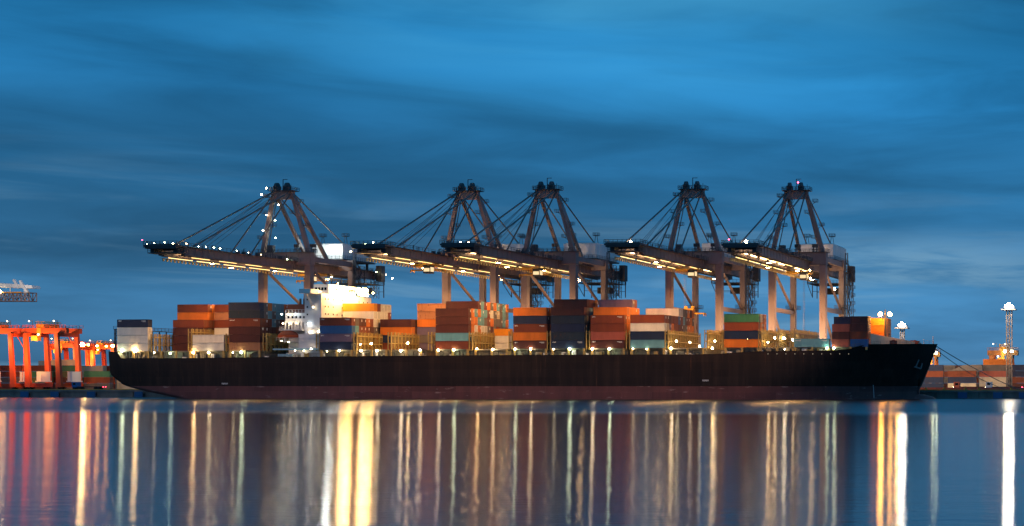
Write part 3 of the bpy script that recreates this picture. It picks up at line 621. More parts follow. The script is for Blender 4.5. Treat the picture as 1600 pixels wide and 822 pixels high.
# small white side marks and the draught scale
mk = MB()
for px, py in ((351, 599.5), (1102, 594.6)):
    for k in range(5): x = X(px - 4.5 + k * 2.0, 509.96); z = Z(px, py, 510); mk.box(x - SX, x + .34 - SX, 509.94 - SY, 509.99 - SY, z - .22 - .1 * (k % 2), z + .28)
mk.build('side_mark', M['mark'], ship)
dm = MB(); xd = X(1357, 511)
for k in range(11): z = .5 + k * .42; yh = hull_y(xd, z); dm.box(xd - SX - .1, xd - SX + .12, yh - SY - .12, yh - SY - .03, z, z + .28)
dm.build('draught_scale', M['mark'], ship)
# stern mooring deck: posts, winches, open sides
sm = MB()
for i in range(8): x = xs0 + 1 + i * 1.4; sm.box(x - SX, x + .3 - SX, 512.4 - SY, 512.8 - SY, 14.2, 17.2)
sm.truss(P_(xs0 + 1.6, 513.5, 16.8), P_(xs0 + 1.6, 513.5, 25.4), 2.0, 2.0, 1.6, .2); sm.railbox(xs0 - .1 + .4 - SX, xs0 + 3.2 - SX, 512.4 - SY, 549 - SY, 25.3, 1.1, 2, .09)
for i in range(9): sm.box(xs0 + .5 - SX, xs0 + .8 - SX, 513 + i * 4 - SY, 513.3 + i * 4 - SY, 16.8, 25.3)
sm.box(xs0 + .4 - SX, xs0 + 3.2 - SX, 512.4 - SY, 549 - SY, 25.1, 25.3); sm.box(xs0 + .4 - SX, xs0 + 3.2 - SX, 512.4 - SY, 549 - SY, 20.8, 21.0)
sm.build('stern_frame', M['crane_dark'], ship)
# mooring lines
def catenary(a, b, sag, r, name, label):
    a = Vector(a); b = Vector(b); m = MB(); prev = a
    for i in range(1, 15):
        t = i / 14; p = a.lerp(b, t); p.z -= sag * 4 * t * (1 - t); m.tube(prev, p, r, n=6); prev = p
    tag(m.build(name, M['rope']), label, 'mooring line', 'lines from the bow to the quay')
catenary((X(1463, 531), 531, 18.6), (X(1592, 556), 556, QZ + .3), .8, .14, 'mooring_line', 'upper mooring rope running from the bow tip down to the quay')
catenary((X(1460, 532), 532, 17.9), (X(1572, 556), 556, QZ + .3), 1.6, .11, 'mooring_line', 'lower slacker mooring rope running from the bow down to the quay')

# ------------------------------------------------------------------ ship-to-shore cranes
def make_sts():
    r = empty('ship_to_shore_crane'); W_ = 9.7; T = 50.0 - QZ            # local z = world z - QZ
    zb, zt = 45.4, 48.4                                                  # girder bottom / top
    for sx in (-1, 1):
        MB().beam((sx * W_, 0, 2.2), (sx * W_, 0, 47), 2.3, 2.7, w2=2.4, h2=2.6).build('leg', M['crane'], r)
        MB().beam((sx * W_, 30.5, 2.2), (sx * W_, 30.5, 47), 2.0, 2.2).build('leg', M['crane'], r)
        MB().beam((sx * W_, 1.4, 30.6), (sx * W_, 29.4, 30.6), 1.3, 1.5).build('portal_beam', M['crane'], r)
        b_ = MB(); b_.tube((sx * W_, .8, 46), (sx * W_, 29.6, 31.5), .55); b_.tube((sx * W_, 1.0, 29.8), (sx * W_, 29.6, 7), .55); b_.build('diagonal_brace', M['crane'], r)
        MB().beam((sx * W_, 1.3, 49.4), (sx * W_, 31.5, 49.4), 1.3, 1.9).build('top_tie_beam', M['crane'], r)
        for y in (0, 30.5):
            bo = MB(); bo.box(sx * W_ - 4.5, sx * W_ + 4.5, y - .7, y + .7, 1.2, 2.3)
            for k in range(4): bo.box(sx * W_ - 4.4 + k * 2.3, sx * W_ - 2.7 + k * 2.3, y - .5, y + .5, .55, 1.25)
            for k in range(8): bo.tube((sx * W_ - 4.0 + k * 1.15, y - .35, .38), (sx * W_ - 4.0 + k * 1.15, y + .35, .38), .38, n=10)
            bo.build('bogie', M['crane_dark'], r)
    MB().box(-W_ + 1, W_ - 1, -.7, .7, 5, 7.4).build('sill_beam', M['crane'], r); MB().box(-W_ + 1, W_ - 1, 29.8, 31.2, 5, 7.4).build('sill_beam', M['crane'], r)
    MB().box(-W_ - 1.4, W_ + 1.4, -1.5, 1.5, 47.1, 51.8).build('front_crossbeam', M['crane'], r)
    MB().box(-W_ - 1.2, W_ + 1.2, 29.2, 31.8, 47.1, 51.2).build('rear_crossbeam', M['crane'], r)
    for sx in (-1, 1):                                                   # boom and trolley girders; each a plate box with stiffeners
        g = MB(); g.box(sx * 4.2 - .65, sx * 4.2 + .65, -68, -3.2, zb, zt)
        for k in range(17): g.box(sx * 4.2 - .75, sx * 4.2 + .75, -66 + k * 3.8, -65.8 + k * 3.8, zb + .1, zt - .1)
        g.box(sx * 4.2 - .9 * sx, sx * 4.2 - 1.6 * sx, -68, -3.2, zb - .15, zb + .12)
        g.build('boom', M['crane'], r)
        g = MB(); g.box(sx * 4.2 - .65, sx * 4.2 + .65, -2.6, 60, zb, zt + .4)
        for k in range(16): g.box(sx * 4.2 - .75, sx * 4.2 + .75, -1 + k * 3.8, -.8 + k * 3.8, zb + .1, zt + .2)
        g.build('rear_girder', M['crane'], r)
        MB().box(sx * 4.2 - .35, sx * 4.2 + .35, -67, 58, zb - .28, zb - .16).build('trolley_rail', M['crane_dark'], r)
    cb = MB()                                                            # cross members between the girders
    for y in [-67, -55, -43, -31, -19, -7, 12, 24, 36, 48, 59]: cb.box(-3.5, 3.5, y - .45, y + .45, zt - 1.2, zt - .1)
    for y in range(-64, 56, 6): cb.beam((-3.5, y, zt - .5), (3.5, y + 6, zt - .5), .22)
    cb.build('girder_ties', M['crane'], r)
    wk = MB()                                                            # walkways with open rails on both sides and on the lower inner edge
    for sx in (-1, 1):
        wk.box(sx * 5.0 - .05 if sx > 0 else -6.0, 6.0 if sx > 0 else -4.95, -66, 58, zt - .12, zt - .02)
        wk.rail((sx * 6, -66, zt), (sx * 6, 58, zt), 1.2, 2.2, .1)
    wk.rail((-3.2, -66, zt), (-3.2, -3, zt), 1.2, 2.2, .08); rk = random.Random(11)
    for k in range(70):
        sx = rk.choice((-1, 1)); y = rk.uniform(-66, 56); x = sx * rk.uniform(4.0, 5.6); h2 = rk.uniform(.8, 2.3); wk.box(x - .12, x + .12, y - .12, y + .12, zt - .05, zt + h2)
        if k % 3 == 0: wk.box(x - .5, x + .5, y - .7, y + .7, zt, zt + rk.uniform(.5, 1.3))
        if k % 7 == 0: wk.beam((x, y, zt + h2), (x + 1.1, y, zt + h2), .12)
    wk.build('walkway', M['crane_dark'], r)
    fs = MB()                                                            # festoon line hanging from the far girder: a row of loops
    fs.box(-6.6, -6.3, -64, 56, zb - .7, zb - .5)
    for k in range(60): fs.box(-6.65, -6.25, -63.5 + k * 2.0, -62.9 + k * 2.0, zb - 1.5, zb - .7); fs.box(-6.3, -4.8, -63.4 + k * 2.0, -63.2 + k * 2.0, zb - .62, zb - .5)
    fs.build('festoon_track', M['fest'], r)
    tp = MB(); tp.box(-6.2, 6.2, -74, -67.4, zt - .5, zt + .1); tp.box(-5.6, 5.6, -72.6, -68, zb + .4, zb + .7); tp.railbox(-6.2, 6.2, -74, -67.4, zt + .1, 1.2, 1.5, .13); tp.railbox(-5.6, 5.6, -72.6, -68, zb + .7, 1.2, 1.5, .1)
    for sx in (-4.2, 4.2): tp.box(sx - .7, sx + .7, -72, -68, zb + .7, zt - .5)
    tp.box(-5.8, 5.8, -73.8, -72.4, zt - 1.1, zt + .4); tp.beam((-5, -74, zt), (-5, -75.6, zt - 1), .12)
    tp.build('boom_tip_platform', M['crane_dark'], r)
    # A-frame
    AZ, AY = 74.2, -2.0
    for sx in (-1, 1):
        MB().beam((sx * W_, 0, 51.5), (sx * 3.9, AY, AZ - .5), 1.5, 1.6, w2=1.2, h2=1.3).build('mast_leg', M['crane'], r)
        MB().beam((sx * 4.3, 24, zt), (sx * 3.5, AY + .8, AZ - .5), 1.05, 1.2).build('rear_strut', M['crane'], r)
        MB().tube((sx * 3.6, AY - 1, AZ + .3), (sx * 4.2, -62, zt + .6), .30).build('outer_forestay', M['cable'], r)
        MB().tube((sx * 3.6, AY - 1, AZ - .6), (sx * 4.2, -29, zt + .6), .27).build('inner_forestay', M['cable'], r)
        MB().tube((sx * 3.6, AY + 1, AZ), (sx * 5.2, 43, zt + 4.5), .25).build('backstay', M['cable'], r)
        rp_ = MB()
        for k in range(3): rp_.tube((sx * (1.0 + .5 * k), AY - 1, AZ + 1.5), (sx * (1.6 + .4 * k), -55 + 3 * k, zt + 1.2), .07, n=5)
        rp_.build('hoist_rope', M['cable'], r)
        # small stepped platforms up the mast leg
        for k, f in enumerate((.25, .45, .66, .84)):
            p = Vector((sx * W_, 0, 51.5)).lerp(Vector((sx * 3.9, AY, AZ)), f); q_ = p + Vector((1.6 if (k % 2) else -2.6, 0, 0))
            sb = MB(); sb.box(q_.x - .2, q_.x + 1.6, q_.y - 1.2, q_.y + .6, q_.z, q_.z + .12); sb.railbox(q_.x - .2, q_.x + 1.6, q_.y - 1.2, q_.y + .6, q_.z + .1, 1, .9, .09); sb.beam(q_ + Vector((.7, 0, 0)), p + Vector((0, 0, -1.5)), .14); sb.build('mast_platform', M['crane_dark'], r)
        if sx < 0:
            sb = MB()
            for k in range(14): p = Vector((sx * W_ + 2.0, 0, 51.5)).lerp(Vector((sx * 3.9 + 1.6, AY, AZ)), k / 14); q_ = Vector((sx * W_ + 2.0, 0, 51.5)).lerp(Vector((sx * 3.9 + 1.6, AY, AZ)), (k + 1) / 14); sb.beam(p, q_ + Vector((0, 0, 0)), .3, .12)
            sb.build('mast_stair', M['crane_dark'], r)
        tw = MB().truss((sx * 3.4, 13, zt), (sx * 3.4, 13, zt + 7.2), 1.3, 1.3, 1.3, .16); tw.box(sx * 3.4 - 1.1, sx * 3.4 + 1.1, 12, 14, zt + 5.6, zt + 5.8); tw.box(sx * 3.4 - 1.3, sx * 3.4 + 1.3, 11.8, 14.2, zt + 3.2, zt + 3.4)
        for q_ in (-.8, 0, .8): tw.box(sx * 3.4 + q_ - .3, sx * 3.4 + q_ + .3, 12.4, 13.6, zt + 6.6, zt + 7.8)
        tw.build('sheave_tower', M['crane_dark'], r)
        sm_ = MB()
        for dx in (-.8, .8): sm_.beam((sx * 5 + dx * 1.6, 34, zt + 6), (sx * 5 + dx * .3, 34, zt + 13), .16)
        sm_.box(sx * 5 - 1.1, sx * 5 + 1.1, 33, 35, zt + 12.6, zt + 12.8); sm_.railbox(sx * 5 - 1.1, sx * 5 + 1.1, 33, 35, zt + 12.8, 1, 1, .09); sm_.build('stay_support', M['crane_dark'], r)
    ct = MB(); ct.beam((-7.4, 0, 59), (7.4, 0, 59), .01, .01); ct = MB()
    ap = MB(); ap.box(-4.4, 4.4, AY - 1.0, AY + 1.0, AZ - 2.4, AZ + .6); ap.build('apex_beam', M['crane'], r)
    ap = MB(); ap.box(-5.0, 5.4, AY - 2.2, AY + 2.2, AZ + .6, AZ + .8); ap.railbox(-5.0, 5.4, AY - 2.2, AY + 2.2, AZ + .8, 1.2, 1.2, .12)
    for x in (-2.5, 1.8): ap.tube((x - .5, AY, AZ + 2.4), (x + .5, AY, AZ + 2.4), 1.5, n=14); ap.box(x - 1.0, x + 1.0, AY - 1.2, AY + 1.2, AZ + .8, AZ + 2.6)
    for k in range(9): x = -4.6 + k * 1.15; ap.beam((x, AY - 2, AZ + .8), (x, AY - 2, AZ + 1.6 + (k % 3) * .6), .14)
    ap.beam((0, AY, AZ + .8), (0, AY, AZ + 5.2), .22); ap.beam((0, AY, AZ + 5.1), (1.8, AY, AZ + 5.1), .2); ap.box(-6.6, -4.6, AY - 3, AY - .6, AZ - 1.8, AZ - 1.6); ap.railbox(-6.6, -4.6, AY - 3, AY - .6, AZ - 1.6, 1, 1, .1)
    ap.build('apex_platform', M['crane_dark'], r)
    # machinery house
    mh = MB(); mh.box(-6.6, 6.6, 29, 52, zt + 3.4, zt + 9.2); mh.box(-6.2, 6.2, 30, 51, zt + 9.2, zt + 9.6); h_ = mh.build('machinery_house', M['house'], r)
    l_ = MB()
    for k in range(12): l_.box(-6.66, 6.66, 30.2 + k * 1.85, 30.32 + k * 1.85, zt + 3.4, zt + 9.2)
    for k in range(7): l_.box(-6.4 + k * 2.1, -6.28 + k * 2.1, 28.94, 52.06, zt + 3.4, zt + 9.2)
    l_.box(6.6, 6.68, 38, 44, zt + 6.0, zt + 6.5); l_.build('house_ribs', M['house'], h_)
    mf = MB(); mf.box(-7.4, 7.4, 28, 53, zt + 2.9, zt + 3.4); mf.railbox(-7.4, 7.4, 28, 53, zt + 3.4, 1.2, 1.6, .1)
    for y in (29, 40.5, 52):
        for x in (-4.2, 4.2): mf.box(x - .4, x + .4, y - .4, y + .4, zt, zt + 2.9)
    mf.build('house_frame', M['crane_dark'], r)
    # rear end: platforms, hanging frames, lattice
    re = MB(); re.box(-7.2, 7.2, 53.5, 61, zt - .4, zt - .1); re.railbox(-7.2, 7.2, 53.5, 61, zt - .1, 1.2, 1.4, .12); re.box(-7.6, 7.6, 44, 60, zb - 2.4, zb - 2.2); re.railbox(-7.6, 7.6, 44, 60, zb - 2.2, 1.2, 1.4, .1)
    for x in (-7.4, 7.4):
        for y in (44.4, 52, 59.8): re.box(x - .15, x + .15, y - .15, y + .15, zb - 7.5 if y > 50 else zb - 2.4, zt)
    for y in (52, 59.8): re.beam((-7.4, y, zb - 5), (7.4, y, zb - 5), .16)
    re.truss((5.5, 56, zb - 8), (5.5, 56, zt), 2.4, 2.4, 2, .15); re.box(-3, 3, 55, 58.5, zb - 6.0, zb - 3.5); re.box(6.5, 9, 55, 58, zb - 1, zt + 2.5)
    re.beam((-7.4, 44, zb - 2.4), (-7.4, 52, zb - 7.4), .2); re.beam((7.4, 44, zb - 2.4), (7.4, 52, zb - 7.4), .2)
    re.build('rear_platform', M['crane_dark'], r)
    # stair tower on the landside leg and flights
    st = MB(); st.truss((12.6, 31.5, 2.5), (12.6, 31.5, 49), 2.4, 3.2, 3.1, .16)
    for k in range(15):
        z = 3 + k * 3.1; y0, y1 = (29.9, 33.1) if k % 2 else (33.1, 29.9); st.beam((12.6, y0, z), (12.6, y1, z + 3.1), .4, .2); st.box(11.2, 14.2, 33.1, 34.4, z, z + .12); st.railbox(11.2, 14.2, 33.1, 34.4, z + .1, 1.1, 1.4, .09)
    st.truss((12, 28.8, 4), (12, 28.8, 54), .9, .9, 1.5, .14); st.build('stair_tower', M['crane_dark'], r)
    for sx in (-1, 1): pf = MB(); pf.box(sx * W_ - 2.4, sx * W_ + 2.4, 28, 33, 32, 32.15); pf.railbox(sx * W_ - 2.4, sx * W_ + 2.4, 28, 33, 32.1, 1.2, 1.4, .1); pf.build('leg_platform', M['crane_dark'], r)
    pf = MB(); pf.box(-W_ - 2, W_ + 2, -2.2, 2.2, 51.8, 51.95); pf.railbox(-W_ - 2, W_ + 2, -2.2, 2.2, 51.9, 1.2, 1.6, .11); pf.box(-W_ + 3, -W_ + 5.2, -2, 0, 52, 54.6, 0)
    pf.build('crossbeam_walkway', M['crane_dark'], r)
    for y in (-62, -51, -39, -27, -15, 8, 20): MB().box(3.2, 3.42, y, y + 9, zb + 1.1, zb + 1.35).build('boom_light_tube', M['l_tube'], r); MB().box(-3.42, -3.2, y + 1, y + 8, zb + 1.3, zb + 1.45).build('boom_light_tube', M['l_tube'], r)
    for k in range(5): MB().box(-4.75, -4.55, -63 + k * 15.5, -50 + k * 15.5, zb - .42, zb - .28).build('edge_glow_strip', M['l_edge'], r); MB().box(3.3, 3.48, -62 + k * 15.5, -52 + k * 15.5, zb - .40, zb - .28).build('edge_glow_strip', M['l_edge'], r)  # added glowing strips that make the lower girder edges look lit
    return r
def make_trolley(par, y, drop, cab_lit=True):
    zb = 45.4; t = empty('trolley', (0, y, 0)); t.parent = par
    m = MB(); m.box(-4.4, 4.4, -3.2, 3.2, zb - 1.3, zb - .5)
    for sx in (-1, 1):
        for q_ in (-2.6, 2.6): m.tube((sx * 4.2, q_, zb - .45), (sx * 4.2 + .3, q_, zb - .45), .4, n=10)
    m.railbox(-4.4, 4.4, -3.2, 3.2, zb - .5, .9, 1.5, .08); m.build('trolley_frame', M['yellow'], t)
    c_ = MB(); c_.box(1.6, 4.2, -6.6, -3.6, zb - 4.0, zb - 1.3); c_.box(1.4, 4.4, -6.8, -3.4, zb - 1.3, zb - 1.1); c_.build('cab', M['crane_dark'], t)
    MB().box(1.8, 4.0, -6.66, -6.6, zb - 3.4, zb - 2.2).box(4.2, 4.26, -6.3, -3.9, zb - 3.4, zb - 1.8).build('cab_window', M['l_win'], t)
    zs = zb - 1.3 - drop
    if drop > 3:
        rp_ = MB()
        for sx in (-1.6, 1.6):
            for q_ in (-1, 1): rp_.tube((sx, q_, zb - 1.3), (sx, q_, zs + 2.2), .05, n=5)
        rp_.build('hoist_rope', M['cable'], t)
    s = MB(); s.box(-1.8, 1.8, -1.2, 1.2, zs + 1.2, zs + 2.2)
    for sx in (-1.3, 1.3): s.tube((sx, -.3, zs + 2.6), (sx, .3, zs + 2.6), .6, n=12); s.box(sx - .15, sx + .15, -.6, .6, zs + .6, zs + 1.2)
    s.build('head_block', M['yellow'], t)
    s = MB(); s.box(-6.1, 6.1, -.4, .4, zs + .1, zs + .6)
    for sx in (-6.0, 6.0): s.box(sx - .2, sx + .2, -1.2, 1.2, zs - .1, zs + .5); s.box(sx - .15, sx + .15, -1.35, -1.2, zs - .6, zs + .1); s.box(sx - .15, sx + .15, 1.2, 1.35, zs - .6, zs + .1)
    s.build('spreader', M['yellow'], t)
    return t
WS = 556.0
cranes = []
cpx = [447, 735, 858.5, 1085, 1246.5]; zsc = [1.03, 1.012, 1.012, 1.0, .985]
clab = ['crane with white lamps strung up its mast, standing over the bridge of the ship', 'crane second from the stern, boom tip in front of the first crane',
        'crane third from the stern, its boom crossing the second', '', 'crane nearest the bow with a red lamp on its apex']
clab[3] = 'crane second from the bow, between the middle crane and the last one'
proto = make_sts()
troll = [(18, 2), (-33, 1.5), (-12, 2), (-6, 16), (3, 25)]
for i, px in enumerate(cpx):
    c = proto if i == 0 else copy_tree(proto)
    cranes.append(c)
for i, (c, px) in enumerate(zip(cranes, cpx)):
    c.location = (X(px, WS), WS, QZ); s_ = zsc[i]; c.scale = (1, 1, s_)
    tag(c, 'grey ' + clab[i], 'gantry crane', 'ship-to-shore cranes over the ship')
    make_trolley(c, *troll[i])
    # floodlights under the boom: housings, lit faces and the light they throw
    for y, x in ((-50, 3.0), (-30, -3.0), (-12, 3.0), (10, 6.9), (34, -3)):
        h = MB().box(-.7, .7, -.5, .5, 0, .5).build('floodlight', M['crane_dark'], c, loc=(x, y, 44.0)); MB().box(-.6, .6, -.4, .4, -.04, -.002).build('lamp_face', M['l_warm'], h)
    for y, pw in ((-64, 30000), (-48, 24000), (-28, 28000), (-12, 28000), (12, 18000)):
        light('SPOT', (0, y, 43.2), pw * 1.1, (1, .50, .16), c, 1.6, (0, 0, 0), 150, .6)
def cl(i, pts):          # lamp at image position px,py on local plane y of crane i
    c = cranes[i]
    for px, py, y, r_, m_ in pts:
        Y = WS + y; lamp(c, (X(px, Y) - c.location.x, y, (Z(px, py, Y) - QZ) / zsc[i]), r_ * (.40 if i == 0 else .60), m_, 'crane_lamp')
cl(0, [(222, 375, -72, .45, 'l_red'), (270, 381, -60, .75, 'l_warm'), (229, 381, -70, .35, 'l_green'), (241, 380, -67, .35, 'l_green'), (257, 379, -63, .45, 'l_green'), (278, 382, -58, .5, 'l_dim'), (291, 381, -56, .5, 'l_white'), (310, 385, -50, .35, 'l_green'), (322, 386, -46, .4, 'l_green'), (334, 387, -43, .4, 'l_green'),
       (344, 388.5, -40, .4, 'l_green'), (370, 392, -32, .35, 'l_green'), (388, 395, -26, .35, 'l_dim'), (408, 398, -20, .35, 'l_dim'), (449, 405, -6, .45, 'l_green'), (468, 411, 2, .45, 'l_dim'), (416, 294, -4, .62, 'l_white'), (408.5, 304, -6, .62, 'l_white'), (435, 320, -2, .5, 'l_green'), (416.5, 336, -3, .55, 'l_white'), (430, 344, -1, .5, 'l_green'), (411, 360, -3, .6, 'l_white'),
       (430.5, 371.5, 10, .4, 'l_green'), (436, 396, 3, .6, 'l_warm'), (477, 396, 20, .6, 'l_warm'), (613, 435, 58, .65, 'l_white'), (573, 458, 50, .75, 'l_warm'), (583, 458, 52, .75, 'l_warm'), (518, 433, 30, .5, 'l_warm'), (546, 438, 36, .6, 'l_warm'), (528, 443, 20, .5, 'l_amber'), (594, 431, 56, .35, 'l_dim'), (603, 429, 57, .35, 'l_dim'), (588, 425, 54, .35, 'l_green'), (565, 427, 48, .35, 'l_green')])
cl(1, [(583, 379, -64, .4, 'l_dim'), (571, 381, -67, .3, 'l_green'), (548, 393, -72, .35, 'l_warm'), (669, 425, -33, .5, 'l_warm'), (672, 424, -30, .5, 'l_amber')])
cl(2, [(719.5, 380, -58, .75, 'l_warm'), (732, 380, -55, .65, 'l_white'), (712, 393, -64, .5, 'l_warm'), (905, 438.5, 26, .6, 'l_warm')])
cl(3, [(985.5, 378, -59, .75, 'l_white'), (1046, 395, -30, .3, 'l_dim')])
cl(3, [(1139, 374, 40, .5, 'l_red')])
cl(4, [(1247, 285, -2, .42, 'l_red'), (1166, 377.5, -59, .8, 'l_white'), (1303, 452, 22, .85, 'l_white'), (1266, 435, 2, .5, 'l_warm'), (1241, 415, -8, .6, 'l_warm'), (1265, 422, 0, .5, 'l_warm'), (1253, 420, -4, .4, 'l_dim')])
# unseen lights added to brighten the first crane's machinery house and the crane legs
light('POINT', (X(447, WS) + 3, WS + 22, 60), 5000, (.85, 1, .95), None, .5)
for px, zz in ((450, 24), (738, 24), (858, 24), (1150, 22), (1240, 20), (1335, 21)):
    shoreward((X(px, 548) + 1, 548, zz), 30000, (1, .62, .30), None, 1.0)

# partial sixth crane: only its raised lattice boom end reaches into the frame
c6 = empty('ship_to_shore_crane', (X(-25, 540), 540, QZ)); tag(c6, 'pale lattice crane boom end reaching in above the orange gantry cranes', 'gantry crane')
def c6b():
    m = MB(); a = X(-60, 500) - c6.location.x; y0 = -40
    z = Z(20, 450, 500) - QZ
    e = X(49, 500) - c6.location.x
    return a, e, z, y0
a6, e6, z6, y6 = c6b()
m = MB(); m.quadbox([(a6, y6, z6 + .9), (e6 + .6, y6, z6 - .2), (e6 + .6, y6 + 4, z6 - .2), (a6, y6 + 4, z6 + .9), (a6, y6, z6 + 3.0), (e6, y6, z6 + .9), (e6, y6 + 4, z6 + .9), (a6, y6 + 4, z6 + 3.0)]); m.build('boom', M['house'], c6)
m = MB(); m.truss((a6, y6 + 2, z6 - 3.0), (e6 - 1, y6 + 2, z6 - 3.2), 3.6, 3.0, 1.5, .36); m.build('lattice_walkway', M['crane'], c6)
for k in range(5): x = a6 + (e6 - a6) * (k + .5) / 5; MB().beam((x, y6, z6 + 1), (x, y6, z6 - 1.9), .25).build('hanger', M['house'], c6)
m = MB().beam((e6 - 4.5, y6, z6 + 2.6), (e6 - 1.5, y6, z6 - 1.6), .8); m.beam((e6 - 7, y6, z6 + 3.0), (e6 - 5, y6, z6), .8); m.build('tip_strut', M['house'], c6); MB().box(a6, e6 - 4, y6 - .3, y6 - .1, z6 - 1.7, z6 - 1.4).build('cable_tray', M['Y'], c6)
lamp(c6, (X(2, 500) - c6.location.x, -40.6, z6 - 1.3), .5, 'l_dim', 'boom_lamp'); MB().box(a6 - 60, a6, y6, y6 + 4, z6 + .9, z6 + 3).build('rear_girder', M['crane'], c6)
for xx_ in (30, 58): MB().box(a6 - xx_ - 2, a6 - xx_, y6 + 60 - 56, y6 + 62 - 56, -3, z6 + .8).build('leg', M['crane'], c6)
shoreward((X(20, 486), 486, 38), 9000, (1, .78, .58))  # unseen light added to brighten the boom end

# ------------------------------------------------------------------ orange gantry cranes on the quay
def make_rtg(paint, H=27.0, span=14.5, dep=11.5):
    r = empty('rail_gantry_crane')
    for sx in (0, span):
        for y in (0, dep):
            off = 1.5 if y == 0 else -1.2
            MB().beam((sx + 1.2, y, 1.6), (sx - .3 if y == 0 else sx, y, H - 3.2), 2.1, 1.5, w2=1.7, h2=1.2).build('leg', paint, r)
        sb = MB().box(sx, sx + 2.4, -.9, dep + .9, .9, 2.6); sb.build('sill_beam', paint, r)
        for y in (0, 2.2, dep - 2.2, dep): MB().tube((sx + .6, y, .5), (sx + 1.8, y, .5), .5, n=12).build('wheel', M['rubber'], r)
        MB().box(sx - .8, sx + 1.2, .5, dep - .5, H - 4.6, H - 3.0).build('end_carriage', paint, r)
    for y in (1.0, dep - 2.6): MB().box(-2, span + 3.4, y, y + 1.6, H - 3.2, H - .9).build('main_girder', paint, r)
    wk = MB()
    for y in (.4, dep - .4): wk.rail((-2, y, H - .9), (span + 3.4, y, H - .9), 1.2, 1.6, .14)
    wk.build('walkway_rail', paint, r)
    t = MB(); t.box(3.6, 7.4, 1.2, dep - 1.4, H - .8, H + .8); t.box(4.2, 6.0, .9, 1.3, H - 4.2, H - .8); t.box(3.0, 6.0, -1.0, 1.2, H - 6.4, H - 4.2); t.railbox(3.4, 7.8, 1.0, dep - 1, H + .8, 1.0, 1.3, .12); t.build('trolley', M['yellow'], r)
    for sx in (0, span):
        pb = MB(); pb.box(sx + 2.4, sx + 4.4, dep * .26, dep * .74, 3.6, 7.4); pb.box(sx + 2.3, sx + 4.5, dep * .25, dep * .75, 7.4, 7.55); pb.box(sx + 2.4, sx + 4.6, dep * .2, dep * .8, 3.1, 3.6); pb.build('power_box', M['white'], r)
    ld = MB().rail((-1.4, -.6, 3), (-.6, .2, H - 4), .7, 1.0, .12); ld.beam((span - 4, dep, H - 4), (span + 1, dep, H - 12), .3); ld.build('ladder', paint, r)
    for x in (2.4, span - .5):
        p = MB().beam((x, .6, H - .9), (x, .6, H + 2.2), .14); p.beam((x, .6, H + 2.2), (x - 1.6, .6, H + 2.2), .14); p.build('lamp_post', M['galv'], r)
        lamp(r, (x - 1.6, .6, H + 2.0), .3, 'l_faint', 'post_lamp')
    for x, m_ in ((span * .35, 'l_faint'), (span * .9, 'l_faint')): lamp(r, (x, .7, H - 3.7), .42, m_, 'girder_lamp')
    shoreward((span * .5, -6, H - 7), 11000, (1, .42, .12), r, 1.0); light('POINT', (span * .5, 4, 9), 1200, (1, .38, .10), r, 2.0)  # unseen lights added in front and below to brighten the crane
    shoreward((span * .1, -7, 13), 7000, (1, .42, .12), r, 1.0)
    return r
rt = make_rtg(M['orange'])
rl = [(41, 592, 'nearer orange gantry crane, its two white power boxes closest to the ship stern', 1.0, 1.0), (-31, 592, 'nearer orange gantry crane half outside the picture edge', 1.0, 1.0),
      (77, 700, 'far orange gantry crane seen through the legs of the nearer one', .86, 1.0), (137, 715, 'far orange gantry crane just behind the ship stern, amber lamps on its beam', .84, 1.0)]
rl[0] = (41, 592, 'orange gantry crane standing whole on the quay between stern and picture edge', 1.0, 1.0)
for k, (px, Y, lab, sc_, sx_) in enumerate(rl):
    c = rt if k == 0 else copy_tree(rt); c.location = (X(px, Y), Y, QZ); c.scale = (1, .72 if k == 1 else 1, sc_); tag(c, lab, 'gantry crane', 'orange gantry cranes in the yard')
# amber lamps along the far beam, one of them very strong
for px, py, r_, m_ in ((129, 538.5, 1.0, 'l_farbig'), (138, 539, .55, 'l_amber'), (151.5, 540.5, .55, 'l_amber'), (166, 541, .45, 'l_amber'), (176, 540.5, .8, 'l_amber')):
    far = [o for o in C.objects if o.name.startswith('rail_gantry_crane')][3 if px > 132 else 2]
    Yl = 698; p = (X(px, Yl) - far.location.x, Yl - far.location.y, (Z(px, py, Yl) - QZ) / far.scale[2]); lamp(far, p, r_, m_, 'beam_lamp'); MB().beam((p[0], p[1] + .2, p[2] + .4), (p[0], p[1] + 3, p[2] + 1), .2).build('lamp_bracket', M['orange'], far)
# yellow gantries behind the far yard
yg = make_rtg(M['brown'], 18.6, 8.5, 8.0)  # browner, darker paint than the quay gantries
yg.location = (X(1549, 700), 700, QZ); tag(yg, 'yellow gantry crane behind the containers beside the tall floodlight mast', 'gantry crane')
for px, py in ((1570, 549), (1581, 549)): lamp(yg, (X(px, 696) - yg.location.x, -4, Z(px, py, 696) - QZ), .6, 'l_green', 'beam_lamp')
y2 = copy_tree(yg); y2.location = (X(1446, 760), 760, QZ - 2); y2.scale = (.6, .6, 1.15); 
for q_ in list(yg.children) + list(y2.children):
    if q_.type == 'LIGHT': q_.data.energy = 1500
tag(y2, 'small yellow gantry crane peeping out from behind the bow', 'gantry crane')
MB().box(-1, 8, -2, 3, 16.5, 19.5).build('power_house', M['white'], y2)

